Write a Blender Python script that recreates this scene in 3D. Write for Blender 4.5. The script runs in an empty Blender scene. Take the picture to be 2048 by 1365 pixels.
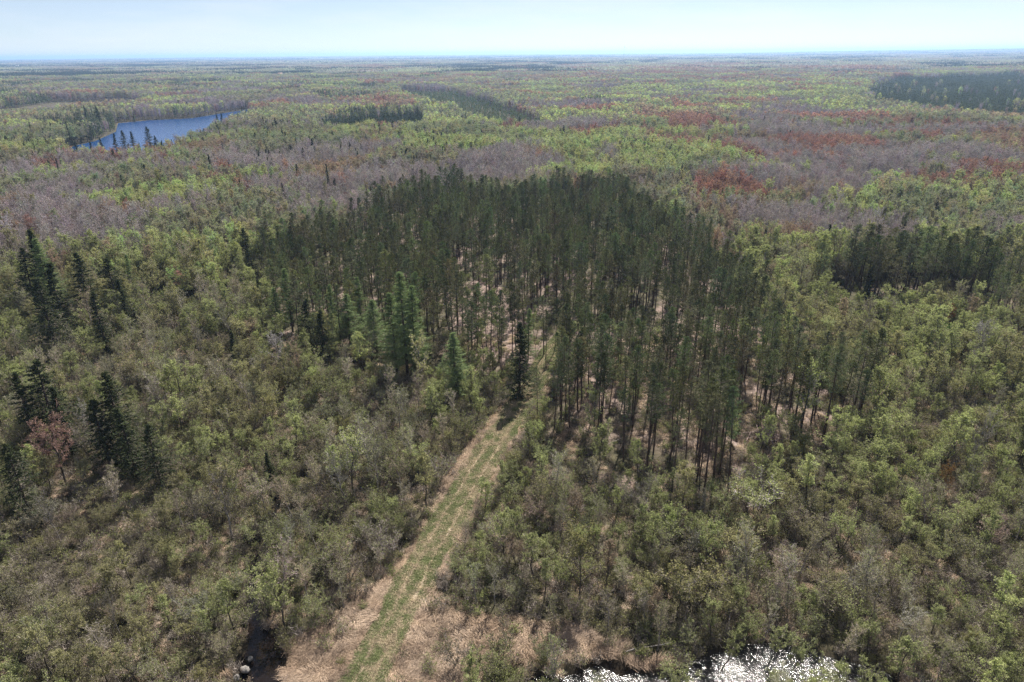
import bpy, math, random
import numpy as np
from mathutils import Matrix, Vector

# ------------------------------------------------------------------ camera, sky, sun, exposure
scn = bpy.context.scene
COL = scn.collection
CAM_H = 70.0
PITCH, ROLL, FPX = math.radians(22.86), math.radians(-0.57), 1365.0
cam_d = bpy.data.cameras.new('camera'); cam = bpy.data.objects.new('camera', cam_d); COL.objects.link(cam)
cam_d.sensor_width = 36.0; cam_d.lens = 36.0 * FPX / 2048.0
cam_d.clip_start = 0.5; cam_d.clip_end = 120000.0
CM = Matrix.Rotation(math.pi / 2 - PITCH, 4, 'X') @ Matrix.Rotation(ROLL, 4, 'Z')
cam.matrix_world = Matrix.Translation((0, 0, CAM_H)) @ CM
scn.camera = cam
SUN_EL, SUN_AZ = math.radians(47.5), math.radians(17.0)      # azimuth to the right of the view direction
sd = Vector((math.sin(SUN_AZ) * math.cos(SUN_EL), math.cos(SUN_AZ) * math.cos(SUN_EL), math.sin(SUN_EL)))
world = bpy.data.worlds.new('World'); scn.world = world; world.use_nodes = True
nt = world.node_tree; nt.nodes.clear()
wo = nt.nodes.new('ShaderNodeOutputWorld'); bg = nt.nodes.new('ShaderNodeBackground')
sky = nt.nodes.new('ShaderNodeTexSky'); sky.sky_type = 'NISHITA'; sky.sun_disc = False
sky.sun_elevation = SUN_EL; sky.sun_rotation = SUN_AZ
sky.altitude = 2000; sky.air_density = 0.7; sky.dust_density = 0.9; sky.ozone_density = 1.0
bg.inputs[1].default_value = 0.053
wtc = nt.nodes.new('ShaderNodeTexCoord'); wmp = nt.nodes.new('ShaderNodeMapping'); wmp.inputs['Scale'].default_value = (1.4, 1.4, 9.0)
wno = nt.nodes.new('ShaderNodeTexNoise'); wno.inputs['Scale'].default_value = 3.2; wno.inputs['Detail'].default_value = 7; wno.inputs['Roughness'].default_value = .6
wmr = nt.nodes.new('ShaderNodeMapRange'); wmr.inputs[1].default_value = .42; wmr.inputs[2].default_value = .75; wmr.inputs[3].default_value = .22; wmr.inputs[4].default_value = .55
wmx = nt.nodes.new('ShaderNodeMix'); wmx.data_type = 'RGBA'; wmx.inputs[7].default_value = (9.4, 9.3, 10.0, 1)
nt.links.new(wtc.outputs['Generated'], wmp.inputs[0]); nt.links.new(wmp.outputs[0], wno.inputs['Vector']); nt.links.new(wno.outputs['Fac'], wmr.inputs[0])
nt.links.new(wmr.outputs[0], wmx.inputs[0]); nt.links.new(sky.outputs[0], wmx.inputs[6])
nt.links.new(wmx.outputs[2], bg.inputs[0]); nt.links.new(bg.outputs[0], wo.inputs[0])
sun_d = bpy.data.lights.new('sun', 'SUN'); sun_d.energy = 5.0; sun_d.angle = math.radians(0.53); sun_d.color = (1.0, 0.95, 0.87)
sun = bpy.data.objects.new('sun', sun_d); COL.objects.link(sun)
sun.rotation_euler = sd.to_track_quat('Z', 'Y').to_euler(); sun.location = (0, 0, 300)
vs = scn.view_settings
vs.view_transform = 'Standard'; vs.look = 'None'; vs.gamma = 1.0; vs.use_curve_mapping = False; vs.exposure = 1.05
scn.cycles.max_bounces = 5; scn.cycles.diffuse_bounces = 2; scn.cycles.glossy_bounces = 2
scn.cycles.transmission_bounces = 2; scn.cycles.volume_bounces = 1; scn.cycles.transparent_max_bounces = 4
scn.cycles.use_denoising = True; scn.cycles.denoising_prefilter = 'NONE'; scn.cycles.denoising_input_passes = 'RGB_ALBEDO_NORMAL'
HAZE = 8.0e-5

# ------------------------------------------------------------------ helpers
RS = np.random.RandomState
M3 = np.array(CM.to_3x3())
def at(px, py, z=0.0):
    """the point at height z seen at a pixel of the 2048 x 1365 photograph"""
    d = M3 @ np.array([(px - 1024) / FPX, -(py - 682.5) / FPX, -1.0])
    t = (z - CAM_H) / d[2]
    return np.array([d[0] * t, d[1] * t, z])
def proj(x, y, z):
    v = np.stack([x, y, np.asarray(z) - CAM_H + 0 * x], -1) @ M3
    return 1024 + FPX * v[..., 0] / -v[..., 2], 682.5 - FPX * v[..., 1] / -v[..., 2]
def hash2(ix, iy, seed):
    h = (ix.astype(np.int64) * 374761393 + iy.astype(np.int64) * 668265263 + seed * 974711) & 0x7fffffff
    h = ((h ^ (h >> 13)) * 1274126177) & 0x7fffffff
    return ((h ^ (h >> 16)) & 0xffff) / 65535.0
def vn(x, y, s, seed):
    x = np.asarray(x, float) / s + 1000; y = np.asarray(y, float) / s + 1000
    ix, iy = np.floor(x), np.floor(y); fx, fy = x - ix, y - iy
    fx = fx * fx * (3 - 2 * fx); fy = fy * fy * (3 - 2 * fy)
    a, b = hash2(ix, iy, seed), hash2(ix + 1, iy, seed); c, d = hash2(ix, iy + 1, seed), hash2(ix + 1, iy + 1, seed)
    return (a * (1 - fx) + b * fx) * (1 - fy) + (c * (1 - fx) + d * fx) * fy
def fbm(x, y, s, seed):
    return (vn(x, y, s, seed) * .5 + vn(x, y, s / 2.1, seed + 1) * .3 + vn(x, y, s / 4.3, seed + 2) * .2)
def inpoly(x, y, poly):
    x = np.asarray(x); inside = np.zeros(x.shape, bool); n = len(poly)
    for i in range(n):
        x0, y0 = poly[i][0], poly[i][1]; x1, y1 = poly[i - 1][0], poly[i - 1][1]
        if y0 == y1: continue
        c = (y0 > y) != (y1 > y)
        inside ^= c & (x < (x1 - x0) * (y - y0) / (y1 - y0) + x0)
    return inside
def polydist(x, y, pts):
    """distance to a polyline, and the run length at the nearest point"""
    best = np.full(np.shape(x), 1e9); run = np.zeros(np.shape(x)); acc = 0
    for a, b in zip(pts[:-1], pts[1:]):
        dx, dy = b[0] - a[0], b[1] - a[1]; L = math.hypot(dx, dy)
        t = np.clip(((x - a[0]) * dx + (y - a[1]) * dy) / (L * L), 0, 1)
        d = np.hypot(x - a[0] - t * dx, y - a[1] - t * dy)
        run = np.where(d < best, acc + t * L, run); best = np.minimum(best, d); acc += L
    return best, run
def px_poly(pts, z=0.0): return [at(a, b, z)[:2] for a, b in pts]

# ------------------------------------------------------------------ mesh assembling (numpy)
class MB:
    def __init__(s): s.V = []; s.F = []; s.M = []; s.A = []; s.n = 0
    def add(s, V, F, m, a=None):
        V = np.asarray(V, float).reshape(-1, 3); F = np.asarray(F, int).reshape(-1, 3)
        s.V.append(V); s.F.append(F + s.n); s.M.append(np.full(len(F), m)); s.n += len(V)
        s.A.append(np.full(len(V), .5) if a is None else np.asarray(a, float))
    def merged(s, *others):
        r = MB()
        for o in (s,) + others:
            for V, F, M, A in zip(o.V, o.F, o.M, o.A): pass
            if o.V:
                V = np.concatenate(o.V); F = np.concatenate(o.F); 
                r.V.append(V); r.F.append(F + r.n); r.M.append(np.concatenate(o.M)); r.A.append(np.concatenate(o.A)); r.n += len(V)
        return r
    def mesh(s, name, mats):
        V = np.concatenate(s.V); F = np.concatenate(s.F); M = np.concatenate(s.M); A = np.concatenate(s.A)
        me = bpy.data.meshes.new(name)
        me.vertices.add(len(V)); me.vertices.foreach_set('co', V.astype(np.float32).ravel())
        me.loops.add(len(F) * 3); me.loops.foreach_set('vertex_index', F.astype(np.int32).ravel())
        me.polygons.add(len(F)); me.polygons.foreach_set('loop_start', np.arange(0, len(F) * 3, 3, dtype=np.int32))
        me.polygons.foreach_set('material_index', M.astype(np.int32))
        at_ = me.attributes.new('shade', 'FLOAT', 'POINT'); at_.data.foreach_set('value', A.astype(np.float32))
        for m in mats: me.materials.append(m)
        me.update(calc_edges=True)
        return me
def norm(v): return v / np.maximum(np.linalg.norm(v, axis=-1, keepdims=True), 1e-9)
def perp(d):
    a = np.where(np.abs(d[..., 2:3]) > .9, np.array([1., 0, 0]), np.array([0, 0, 1.]))
    u = norm(np.cross(d, a)); return u, np.cross(d, u)
def prisms(mb, A, B, ra, rb, k, m, a=None):
    A = np.asarray(A, float).reshape(-1, 3); B = np.asarray(B, float).reshape(-1, 3); n = len(A)
    ra = np.broadcast_to(ra, (n,)); rb = np.broadcast_to(rb, (n,))
    u, v = perp(norm(B - A)); th = np.arange(k) * 2 * math.pi / k
    off = u[:, None] * np.cos(th)[None, :, None] + v[:, None] * np.sin(th)[None, :, None]
    V = np.concatenate([A[:, None] + off * ra[:, None, None], B[:, None] + off * rb[:, None, None]], 1)
    base = np.arange(n)[:, None] * 2 * k; i = np.arange(k); j = (i + 1) % k
    F = np.concatenate([np.stack([base + i, base + j, base + k + j], -1), np.stack([base + i, base + k + j, base + k + i], -1)], 1)
    mb.add(V, F, m, None if a is None else np.repeat(np.broadcast_to(a, (n,)), 2 * k))
def blades(mb, A, B, w, m, rs, a=None):
    A = np.asarray(A).reshape(-1, 3); B = np.asarray(B).reshape(-1, 3); n = len(A)
    u, v = perp(norm(B - A)); t = rs.uniform(0, math.pi, n)[:, None]; s = u * np.cos(t) + v * np.sin(t)
    w = np.broadcast_to(w, (n,))[:, None]
    V = np.stack([A - s * w, A + s * w, B], 1); F = np.arange(n * 3).reshape(-1, 3)
    mb.add(V, F, m, np.repeat(rs.uniform(0, 1, n) if a is None else a, 3))
def leaves(mb, C, size, m, rs, a=None, flat=0.0):
    n = len(C); x = norm(rs.normal(size=(n, 3)) * np.array([1, 1, 1 - flat])); u, v = perp(x)
    t = rs.uniform(0, 2 * math.pi, n)[:, None]; b = u * np.cos(t) + v * np.sin(t)
    s = (size * rs.uniform(.6, 1.35, n))[:, None]
    V = np.stack([C + x * s, C - x * s * .5 + b * s * .7, C - x * s * .5 - b * s * .7], 1)
    mb.add(V, np.arange(n * 3).reshape(-1, 3), m, np.repeat(rs.uniform(0, 1, n) if a is None else a, 3))
def rdir(n, rs): return norm(rs.normal(size=(n, 3)))

# ------------------------------------------------------------------ materials
def N(nt, t, **kw):
    n = nt.nodes.new(t)
    for k, v in kw.items(): setattr(n, k, v)
    return n
def new_mat(name):
    m = bpy.data.materials.new(name); m.use_nodes = True; m.node_tree.nodes.clear()
    return m, m.node_tree
def leaf_mat(name, transl=0.35, lo=.6, hi=1.45, fixed=None, hue=(1.0, 1.0, 1.0)):
    """colour = the plant's own tint (set per plant) varied leaf by leaf; light passes through thin leaves"""
    m, t = new_mat(name); L = t.links.new
    out = N(t, 'ShaderNodeOutputMaterial')
    at1 = N(t, 'ShaderNodeAttribute', attribute_name='tint', attribute_type='INSTANCER')
    sh = N(t, 'ShaderNodeAttribute', attribute_name='shade')
    mr = N(t, 'ShaderNodeMapRange'); mr.inputs[3].default_value = lo; mr.inputs[4].default_value = hi
    L(sh.outputs['Fac'], mr.inputs[0])
    vm = N(t, 'ShaderNodeVectorMath', operation='SCALE')
    if fixed: vm.inputs[0].default_value = fixed
    else: L(at1.outputs['Vector'], vm.inputs[0])
    L(mr.outputs[0], vm.inputs['Scale'])
    d = N(t, 'ShaderNodeBsdfDiffuse'); L(vm.outputs[0], d.inputs[0])
    if transl > 0:
        tr = N(t, 'ShaderNodeBsdfTranslucent')
        v2 = N(t, 'ShaderNodeVectorMath', operation='MULTIPLY'); v2.inputs[1].default_value = (1.02, 1.14, .82)
        L(vm.outputs[0], v2.inputs[0]); L(v2.outputs[0], tr.inputs[0])
        mx = N(t, 'ShaderNodeMixShader'); mx.inputs[0].default_value = transl
        L(d.outputs[0], mx.inputs[1]); L(tr.outputs[0], mx.inputs[2]); L(mx.outputs[0], out.inputs[0])
    else: L(d.outputs[0], out.inputs[0])
    return m
def bark_mat(name, c1, c2, scale=3.0):
    m, t = new_mat(name); L = t.links.new
    out = N(t, 'ShaderNodeOutputMaterial'); d = N(t, 'ShaderNodeBsdfDiffuse')
    tc = N(t, 'ShaderNodeTexCoord'); no = N(t, 'ShaderNodeTexNoise'); no.inputs['Scale'].default_value = scale; no.inputs['Detail'].default_value = 3
    L(tc.outputs['Object'], no.inputs['Vector'])
    cr = N(t, 'ShaderNodeValToRGB'); cr.color_ramp.elements[0].position = .35; cr.color_ramp.elements[1].position = .65
    cr.color_ramp.elements[0].color = (*c1, 1); cr.color_ramp.elements[1].color = (*c2, 1)
    L(no.outputs['Fac'], cr.inputs[0]); L(cr.outputs[0], d.inputs[0]); L(d.outputs[0], out.inputs[0])
    return m
def twig_mat(name):
    """twigs take the grey, brown or reddish twig colour of their own tree"""
    m, t = new_mat(name); L = t.links.new
    out = N(t, 'ShaderNodeOutputMaterial'); d = N(t, 'ShaderNodeBsdfDiffuse')
    a = N(t, 'ShaderNodeAttribute', attribute_name='twig', attribute_type='INSTANCER')
    sh = N(t, 'ShaderNodeAttribute', attribute_name='shade')
    mr = N(t, 'ShaderNodeMapRange'); mr.inputs[3].default_value = .65; mr.inputs[4].default_value = 1.4
    L(sh.outputs['Fac'], mr.inputs[0])
    vm = N(t, 'ShaderNodeVectorMath', operation='SCALE'); L(a.outputs['Vector'], vm.inputs[0]); L(mr.outputs[0], vm.inputs['Scale'])
    L(vm.outputs[0], d.inputs[0]); L(d.outputs[0], out.inputs[0])
    return m
LEAF = leaf_mat('young_leaves', .4)
NEED = leaf_mat('conifer_needles', .12, .55, 1.5)
LNEED = leaf_mat('larch_needles', .3, .6, 1.4)
TWIG = twig_mat('twigs')
BARK = bark_mat('grey_brown_bark', (.045, .038, .032), (.11, .098, .085))
GBARK = bark_mat('pale_grey_bark', (.16, .145, .135), (.36, .33, .31))
PBARK = bark_mat('pine_bark', (.05, .038, .032), (.13, .095, .08), 1.5)
WBARK = bark_mat('pale_dead_wood', (.18, .165, .15), (.33, .30, .28))
STRAW = leaf_mat('dry_straw', .25, .55, 1.35)

# ------------------------------------------------------------------ plant shapes (each returns trunk builder, crown builder)
def deciduous(seed, H, R, cb=.35, limbs=15, subs=7, twigs=6, lv=6, ls=.13, stems=1, up=.8, spread=.6, tw=.022, bark=0):
    rs = RS(seed); T, C = MB(), MB(); LP = []
    for s in range(stems):
        az = rs.uniform(0, 6.28); lean = (R * spread if stems > 1 else R * .12) * rs.uniform(.5, 1.1)
        hh = H * (rs.uniform(.72, .95) if stems > 1 else .93); k = 7
        tt = np.linspace(0, 1, k)[:, None]
        p = np.array([math.cos(az) * lean, math.sin(az) * lean, 0]) * tt ** 1.25 + np.array([0, 0, hh]) * tt
        p[1:-1, :2] += rs.normal(size=(k - 2, 2)) * H * .012
        if stems > 1: p[:, :2] += np.array([math.cos(az), math.sin(az)]) * .25
        r = (H * .0125 / (stems ** .4)) * (1 - tt[:, 0] * .85) + .012
        prisms(T, p[:-1], p[1:], r[:-1], r[1:], 5, 0)
        nl = max(4, int(limbs / stems * 1.3)) if stems > 1 else limbs
        t = np.sort(rs.uniform(cb, .98, nl)); a = np.arange(nl) * 2.4 + rs.uniform(0, 6.28) + rs.normal(size=nl) * .5
        S = np.stack([np.interp(t, tt[:, 0], p[:, i]) for i in range(3)], -1)
        q = (t - cb) / (1 - cb); env = np.sin(np.clip(q * .82 + .2, 0, 1) * math.pi) ** .5
        Lh = R * (.75 if stems == 1 else .5) * env * rs.uniform(.6, 1.15, nl)
        D = np.stack([np.cos(a), np.sin(a), np.full(nl, up) * rs.uniform(.6, 1.5, nl) * (.7 + q)], -1)
        Mid = S + D * Lh[:, None] * .5; E = Mid + (D + np.array([0, 0, .35]) + rs.normal(size=(nl, 3)) * .2) * Lh[:, None] * .5
        rr = H * .0045 * (1.15 - t)+ .012
        prisms(C, S, Mid, rr, rr * .7, 3, 0, .3); prisms(C, Mid, E, rr * .7, rr * .3, 3, 0, .4)
        # side branches
        li = np.repeat(np.arange(nl), subs); u = rs.uniform(.25, 1.0, len(li))[:, None]
        SS = np.where(u < .5, S[li] + (Mid - S)[li] * u * 2, Mid[li] + (E - Mid)[li] * (u * 2 - 1))
        SD = norm(norm(D[li]) * .7 + rdir(len(li), rs) * .9 + np.array([0, 0, .35]))
        SL = (Lh[li] * .38 + .25) * rs.uniform(.5, 1.2, len(li))
        SE = SS + SD * SL[:, None]
        blades(C, SS, SE, tw * 1.3, 0, rs)
        ti = np.repeat(np.arange(len(SS)), twigs); v = rs.uniform(.2, 1, len(ti))[:, None]
        TS = SS[ti] + (SE - SS)[ti] * v; TD = norm(SD[ti] * .6 + rdir(len(ti), rs) * .9 + np.array([0, 0, .45]))
        TL = (SL[ti] * .5 + .12) * rs.uniform(.5, 1.3, len(ti)); TE = TS + TD * TL[:, None]
        blades(C, TS, TE, tw, 0, rs)
        LP.append((TS, TE))
    if lv > 0:
        TS = np.concatenate([a for a, b in LP]); TE = np.concatenate([b for a, b in LP])
        n = int(len(TS) * lv); i = rs.randint(0, len(TS), n); w = rs.uniform(.15, 1.1, n)[:, None]
        P = TS[i] + (TE - TS)[i] * w + rs.normal(size=(n, 3)) * .09
        leaves(C, P, ls, 1, rs)
    return T, C
def pine(seed, H=18, R=2.3, cb=.55, whorls=12, per=5, tufts=8, nd=7, nl=.34):
    rs = RS(seed); T, C = MB(), MB(); k = 8; tt = np.linspace(0, 1, k)[:, None]
    p = np.array([0, 0, H]) * tt; p[1:, :2] += np.cumsum(rs.normal(size=(k - 1, 2)) * .07, 0)
    r = .155 * (1 - tt[:, 0]) + .025
    prisms(T, p[:-1], p[1:], r[:-1], r[1:], 6, 0)
    n = 26; t = rs.uniform(.16, cb + .1, n); a = rs.uniform(0, 6.28, n); L = rs.uniform(.5, 1.5, n)      # dead stubs below the crown
    S = np.stack([np.interp(t, tt[:, 0], p[:, i]) for i in range(3)], -1)
    blades(T, S, S + np.stack([np.cos(a), np.sin(a), rs.uniform(-.35, .15, n)], -1) * L[:, None], .025, 0, rs)
    n = whorls * per; wh = np.repeat(np.arange(whorls), per) / (whorls - 1.0)
    t = cb + (1 - cb) * (wh * .97) + rs.normal(size=n) * .008; a = rs.uniform(0, 6.28, n)
    env = np.interp(wh, [0, .25, .6, .85, 1], [.55, 1, .85, .5, .15]) * rs.uniform(.55, 1.15, n)
    L = R * env; S = np.stack([np.interp(np.minimum(t, 1), tt[:, 0], p[:, i]) for i in range(3)], -1)
    D = np.stack([np.cos(a), np.sin(a), .1 + .6 * wh], -1)
    E = S + D * L[:, None] + np.array([0, 0, .25]) * L[:, None]
    prisms(C, S, E, .035, .012, 3, 0, .3)
    i = np.repeat(np.arange(n), tufts); u = rs.uniform(.3, 1.05, len(i))[:, None]
    P = S[i] + (E - S)[i] * u + rs.normal(size=(len(i), 3)) * np.array([.27, .27, .13]) * (L[i, None] * .4 + .35)
    dr = norm(norm(E - S)[i] * .6 + np.array([0, 0, .7]))
    j = np.repeat(np.arange(len(P)), nd); q = norm(dr[j] * .55 + rdir(len(j), rs) * .8)
    sh = rs.uniform(0, 1, len(P))
    blades(C, P[j], P[j] + q * nl * rs.uniform(.6, 1.2, (len(j), 1)), .036, 1, rs, np.clip(sh[j] * .7 + rs.uniform(0, .3, len(j)), 0, 1))
    return T, C
def spruce(seed, H=14, R=2.2, cb=.06, whorls=26, per=8, sprays=9, droop=.35, fine=.06, ln=.42, nm=1, power=.85):
    rs = RS(seed); T, C = MB(), MB(); k = 6; tt = np.linspace(0, 1, k)[:, None]
    p = np.array([0, 0, H]) * tt; r = H * .011 * (1 - tt[:, 0]) + .02
    prisms(T, p[:-1], p[1:], r[:-1], r[1:], 6, 0)
    n = whorls * per; wh = np.repeat(np.arange(whorls), per) / (whorls - 1.0)
    t = np.clip(cb + (1 - cb) * (wh ** .95) * .985 + rs.normal(size=n) * .012, 0, .99); a = rs.uniform(0, 6.28, n)
    L = R * ((1 - wh) ** power * .96 + .05) * rs.uniform(.55, 1.2, n) * (1 + .25 * np.sin(a * 2 + wh * 9 + seed))
    S = np.stack([np.zeros(n), np.zeros(n), t * H], -1)
    D = np.stack([np.cos(a), np.sin(a), -droop * (1 - wh) + .35 * wh], -1)
    E = S + D * L[:, None]
    prisms(C, S, E, .03, .01, 3, 0, .3)
    i = np.repeat(np.arange(n), sprays); u = rs.uniform(.12, 1.02, len(i))[:, None]
    P = S[i] + (E - S)[i] * u; side = norm(np.cross(D[i], [0, 0, 1.])) * rs.choice([-1, 1], len(i))[:, None]
    q = norm(norm(D[i]) * .7 + side * .7 + rs.normal(size=(len(i), 3)) * .25 + np.array([0, 0, -.15]))
    ll = ln * (.5 + L[i] / R * .9) * rs.uniform(.5, 1.3, len(i))
    sh = np.clip(rs.uniform(0, 1, n)[i] * .5 + rs.uniform(0, .5, len(i)), 0, 1)
    blades(C, P, P + q * ll[:, None], fine, nm, rs, sh)
    blades(C, P + rs.normal(size=P.shape) * .08, P + q * ll[:, None] * .8 + rs.normal(size=P.shape) * .14, fine, nm, rs, sh)
    return T, C
def far_tree(seed, H=15, R=2.7, n=125, ls=.5, tw=130):
    """a broad-leaved tree as it shows beyond 600 m"""
    rs = RS(seed); C = MB(); prisms(C, [[0, 0, 0]], [[0, 0, H * .75]], .16, .06, 4, 0, .2)
    th = rs.uniform(0, 6.28, n); z = rs.uniform(0, 1, n) ** .8; r = R * np.sin(np.clip(z * .8 + .18, 0, 1) * math.pi) ** .6 * rs.uniform(.3, 1, n)
    clump = rs.normal(size=(9, 3)) * .35; P = np.stack([np.cos(th) * r, np.sin(th) * r, H * (.36 + .64 * z)], -1) + clump[rs.randint(0, 9, n)]
    leaves(C, P, ls, 1, rs)
    th = rs.uniform(0, 6.28, tw); z0 = rs.uniform(.25, .8, tw); z1 = np.minimum(z0 + rs.uniform(.12, .3, tw), 1); r = R * .85 * rs.uniform(.4, 1, tw)
    A = np.stack([np.cos(th) * r * .25, np.sin(th) * r * .25, H * z0], -1); B = np.stack([np.cos(th) * r, np.sin(th) * r, H * z1], -1)
    blades(C, A, B, .09, 0, rs)
    return C
def far_conifer(seed, H=16, R=2.4, n=70, cb=.15, ls=.8):
    rs = RS(seed); C = MB(); prisms(C, [[0, 0, 0]], [[0, 0, H]], .16, .03, 3, 0, .1)
    z = rs.uniform(cb, 1, n); th = rs.uniform(0, 6.28, n); r = R * (1 - (z - cb) / (1 - cb)) ** .8
    A = np.stack([np.zeros(n), np.zeros(n), z * H], -1); B = A + np.stack([np.cos(th) * r, np.sin(th) * r, -.3 * r + .1], -1)
    blades(C, A + (B - A) * .2 + [0, 0, .5], B, ls * .55, 1, rs)
    return C
def clump(seed, W=46, n=46, conifer=False):
    rs = RS(seed); C = MB()
    for i in range(n):
        x, y = rs.uniform(-W / 2, W / 2, 2); H = rs.uniform(10, 18) * (1.1 if conifer else 1); R = rs.uniform(2.2, 4.2) * (.8 if conifer else 1)
        m = 9 if not conifer else 10
        th = rs.uniform(0, 6.28, m); z = rs.uniform(.35, 1, m); r = R * rs.uniform(.2, .9, m) * (1 if not conifer else 1.3 * (1.1 - z))
        P = np.stack([x + np.cos(th) * r, y + np.sin(th) * r, H * z], -1)
        leaves(C, P, R * .55, 1, rs, np.clip(np.full(m, rs.uniform(0, 1)) + rs.normal(size=m) * .1, 0, 1))
        if i % 2 == 0: prisms(C, [[x, y, 0]], [[x, y, H * .8]], .35, .15, 3, 0, .3)
    return C
def tuft(seed, n=80, h=.7, R=.55, w=.016, bend=.7):
    rs = RS(seed); C = MB(); a = rs.uniform(0, 6.28, n); base = rs.normal(size=(n, 3)) * np.array([R * .5, R * .5, 0]); comb = np.array([bend, .25, 0])
    d1 = norm(np.stack([np.cos(a) * .5, np.sin(a) * .5, np.ones(n)], -1) + comb * .6)
    hh = h * rs.uniform(.5, 1.2, (n, 1)); m = base + d1 * hh * .6
    e = m + norm(d1 * .3 + comb * 1.5 + rs.normal(size=(n, 3)) * .25 + [0, 0, -.25]) * hh * .7
    u, v = perp(d1); s = u * w
    V = np.stack([base - s, base + s, m + s, m - s, e], 1); b = np.arange(n)[:, None] * 5
    F = np.concatenate([b + [0, 1, 2], b + [0, 2, 3], b + [3, 2, 4]], 0)
    C.add(V, F, 0, np.repeat(rs.uniform(0, 1, n), 5))
    return C
def brush(seed, H=1.7, R=1.0, n=40, lv=60, ls=.085):
    rs = RS(seed); C = MB(); a = rs.uniform(0, 6.28, n); r = R * rs.uniform(.2, 1, n)
    A = rs.normal(size=(n, 3)) * [.25, .25, 0]; B = np.stack([np.cos(a) * r, np.sin(a) * r, H * rs.uniform(.5, 1, n)], -1)
    blades(C, A, B, .022, 0, rs)
    i = np.repeat(np.arange(n), 4); u = rs.uniform(.35, .95, len(i))[:, None]; S = A[i] + (B - A)[i] * u
    E = S + norm((B - A)[i] * .3 + rdir(len(i), rs) * .8 + [0, 0, .3]) * rs.uniform(.2, .6, (len(i), 1))
    blades(C, S, E, .014, 0, rs)
    if lv: j = rs.randint(0, len(E), lv * 3); leaves(C, E[j] + rs.normal(size=(lv * 3, 3)) * .08, ls, 1, rs)
    return C

PROTO = {}      # kind -> list of dict(trunk mesh, crown mesh, whole mesh, height)
def reg(kind, tname, cname, items, bark, leafm, H):
    L = []
    for T, C in items:
        tm = T.mesh(tname, [bark]) if T.V else None
        cm = C.mesh(cname, [TWIG, leafm])
        T2 = MB(); T2.V, T2.F, T2.A, T2.n = T.V, T.F, T.A, T.n; T2.M = [np.full(len(m), 2) for m in T.M]
        L.append(dict(trunk=tm, crown=cm, whole=C.merged(T2).mesh(kind, [TWIG, leafm, bark]), H=H))
    PROTO[kind] = L
reg('aspen_tree', 'trunk', 'crown', [deciduous(11 + i, 12, (2.1, 2.5, 1.9, 2.7, 1.8)[i], cb=(.40, .34, .46, .32, .44)[i], limbs=20, subs=8, twigs=7, lv=2.6, up=1.35, ls=.115) for i in range(5)], BARK, LEAF, 12)
reg('bare_tree', 'trunk', 'crown', [deciduous(31 + i, 12, (2.3, 2.8, 2.0, 2.6)[i], cb=(.35, .28, .42, .3)[i], limbs=22, subs=9, twigs=9, lv=.55, ls=.09, up=1.3, tw=.02) for i in range(4)], GBARK, LEAF, 12)
reg('maple_tree', 'trunk', 'crown', [deciduous(51 + i, 12, (3.2, 2.7, 3.5)[i], cb=.26, limbs=22, subs=8, twigs=8, lv=2.6, ls=.10, stems=(1, 2, 3)[i], up=1.0, tw=.02) for i in range(3)], BARK, LEAF, 12)
reg('alder_bush', 'stems', 'foliage', [deciduous(71 + i, 6, (2.4, 2.8, 2.1, 3.0, 2.5, 2.2)[i], cb=.3, limbs=22, subs=6, twigs=6, lv=(2.9, 2.0, 3.3, 2.4, 1.7, 3.0)[i], ls=.088, stems=(4, 6, 3, 7, 5, 1)[i], up=1.15, tw=.019) for i in range(6)], BARK, LEAF, 6)
reg('willow_bush', 'stems', 'foliage', [deciduous(91 + i, 5, (2.4, 2.9, 2.6)[i], cb=.2, limbs=26, subs=7, twigs=8, lv=(.8, .3, 1.4)[i], ls=.085, stems=(7, 9, 6)[i], up=1.5, spread=.75, tw=.017) for i in range(3)], BARK, LEAF, 5)
reg('red_pine', 'trunk', 'crown', [pine(111 + i, 18, (2.2, 1.9, 2.5, 2.1, 1.8, 2.3)[i], cb=(.56, .5, .6, .53, .58, .48)[i], whorls=(12, 13, 11, 13, 12, 14)[i]) for i in range(6)], PBARK, NEED, 18)
reg('spruce_tree', 'trunk', 'crown', [spruce(131 + i, 14, (2.0, 2.5, 1.7, 2.9)[i], power=(.85, .75, 1.0, .8)[i], per=(9, 9, 9, 8)[i], cb=(.04, .1, .03, .12)[i]) for i in range(4)], PBARK, NEED, 14)
reg('larch_tree', 'trunk', 'crown', [spruce(151 + i, 16, (2.6, 2.1)[i], power=.7, per=8, cb=.16, droop=-.1, fine=.022, ln=.5, sprays=26, whorls=28) for i in range(2)], PBARK, LNEED, 16)

# ------------------------------------------------------------------ the place: outlines on the ground
lane_px = [(715, 1400), (742, 1330), (800, 1225), (858, 1110), (915, 1010), (965, 925), (1010, 860), (1043, 802), (1068, 762), (1110, 700), (1150, 640)]
LANE = [at(a, b)[:2] for a, b in lane_px]; LANE_W = 2.55
straw_polys = [px_poly(q) for q in (
    [(560, 1420), (570, 1330), (578, 1290), (665, 1240), (762, 1165), (820, 1095), (868, 1010), (905, 935), (960, 860), (1020, 800), (1050, 812), (1040, 870), (960, 1000), (905, 1110), (870, 1180), (880, 1225), (1010, 1245), (1150, 1262), (1260, 1290), (1240, 1310), (1120, 1330), (1000, 1325), (880, 1420)],
    [(1230, 1322), (1340, 1320), (1330, 1345), (1260, 1345)],
    [(860, 1225), (1000, 1235), (1120, 1255), (1210, 1275), (1160, 1310), (1000, 1318), (880, 1300)])]
pool = px_poly([(490, 1420), (478, 1345), (480, 1300), (492, 1262), (530, 1255), (556, 1285), (566, 1330), (585, 1420)])
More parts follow.
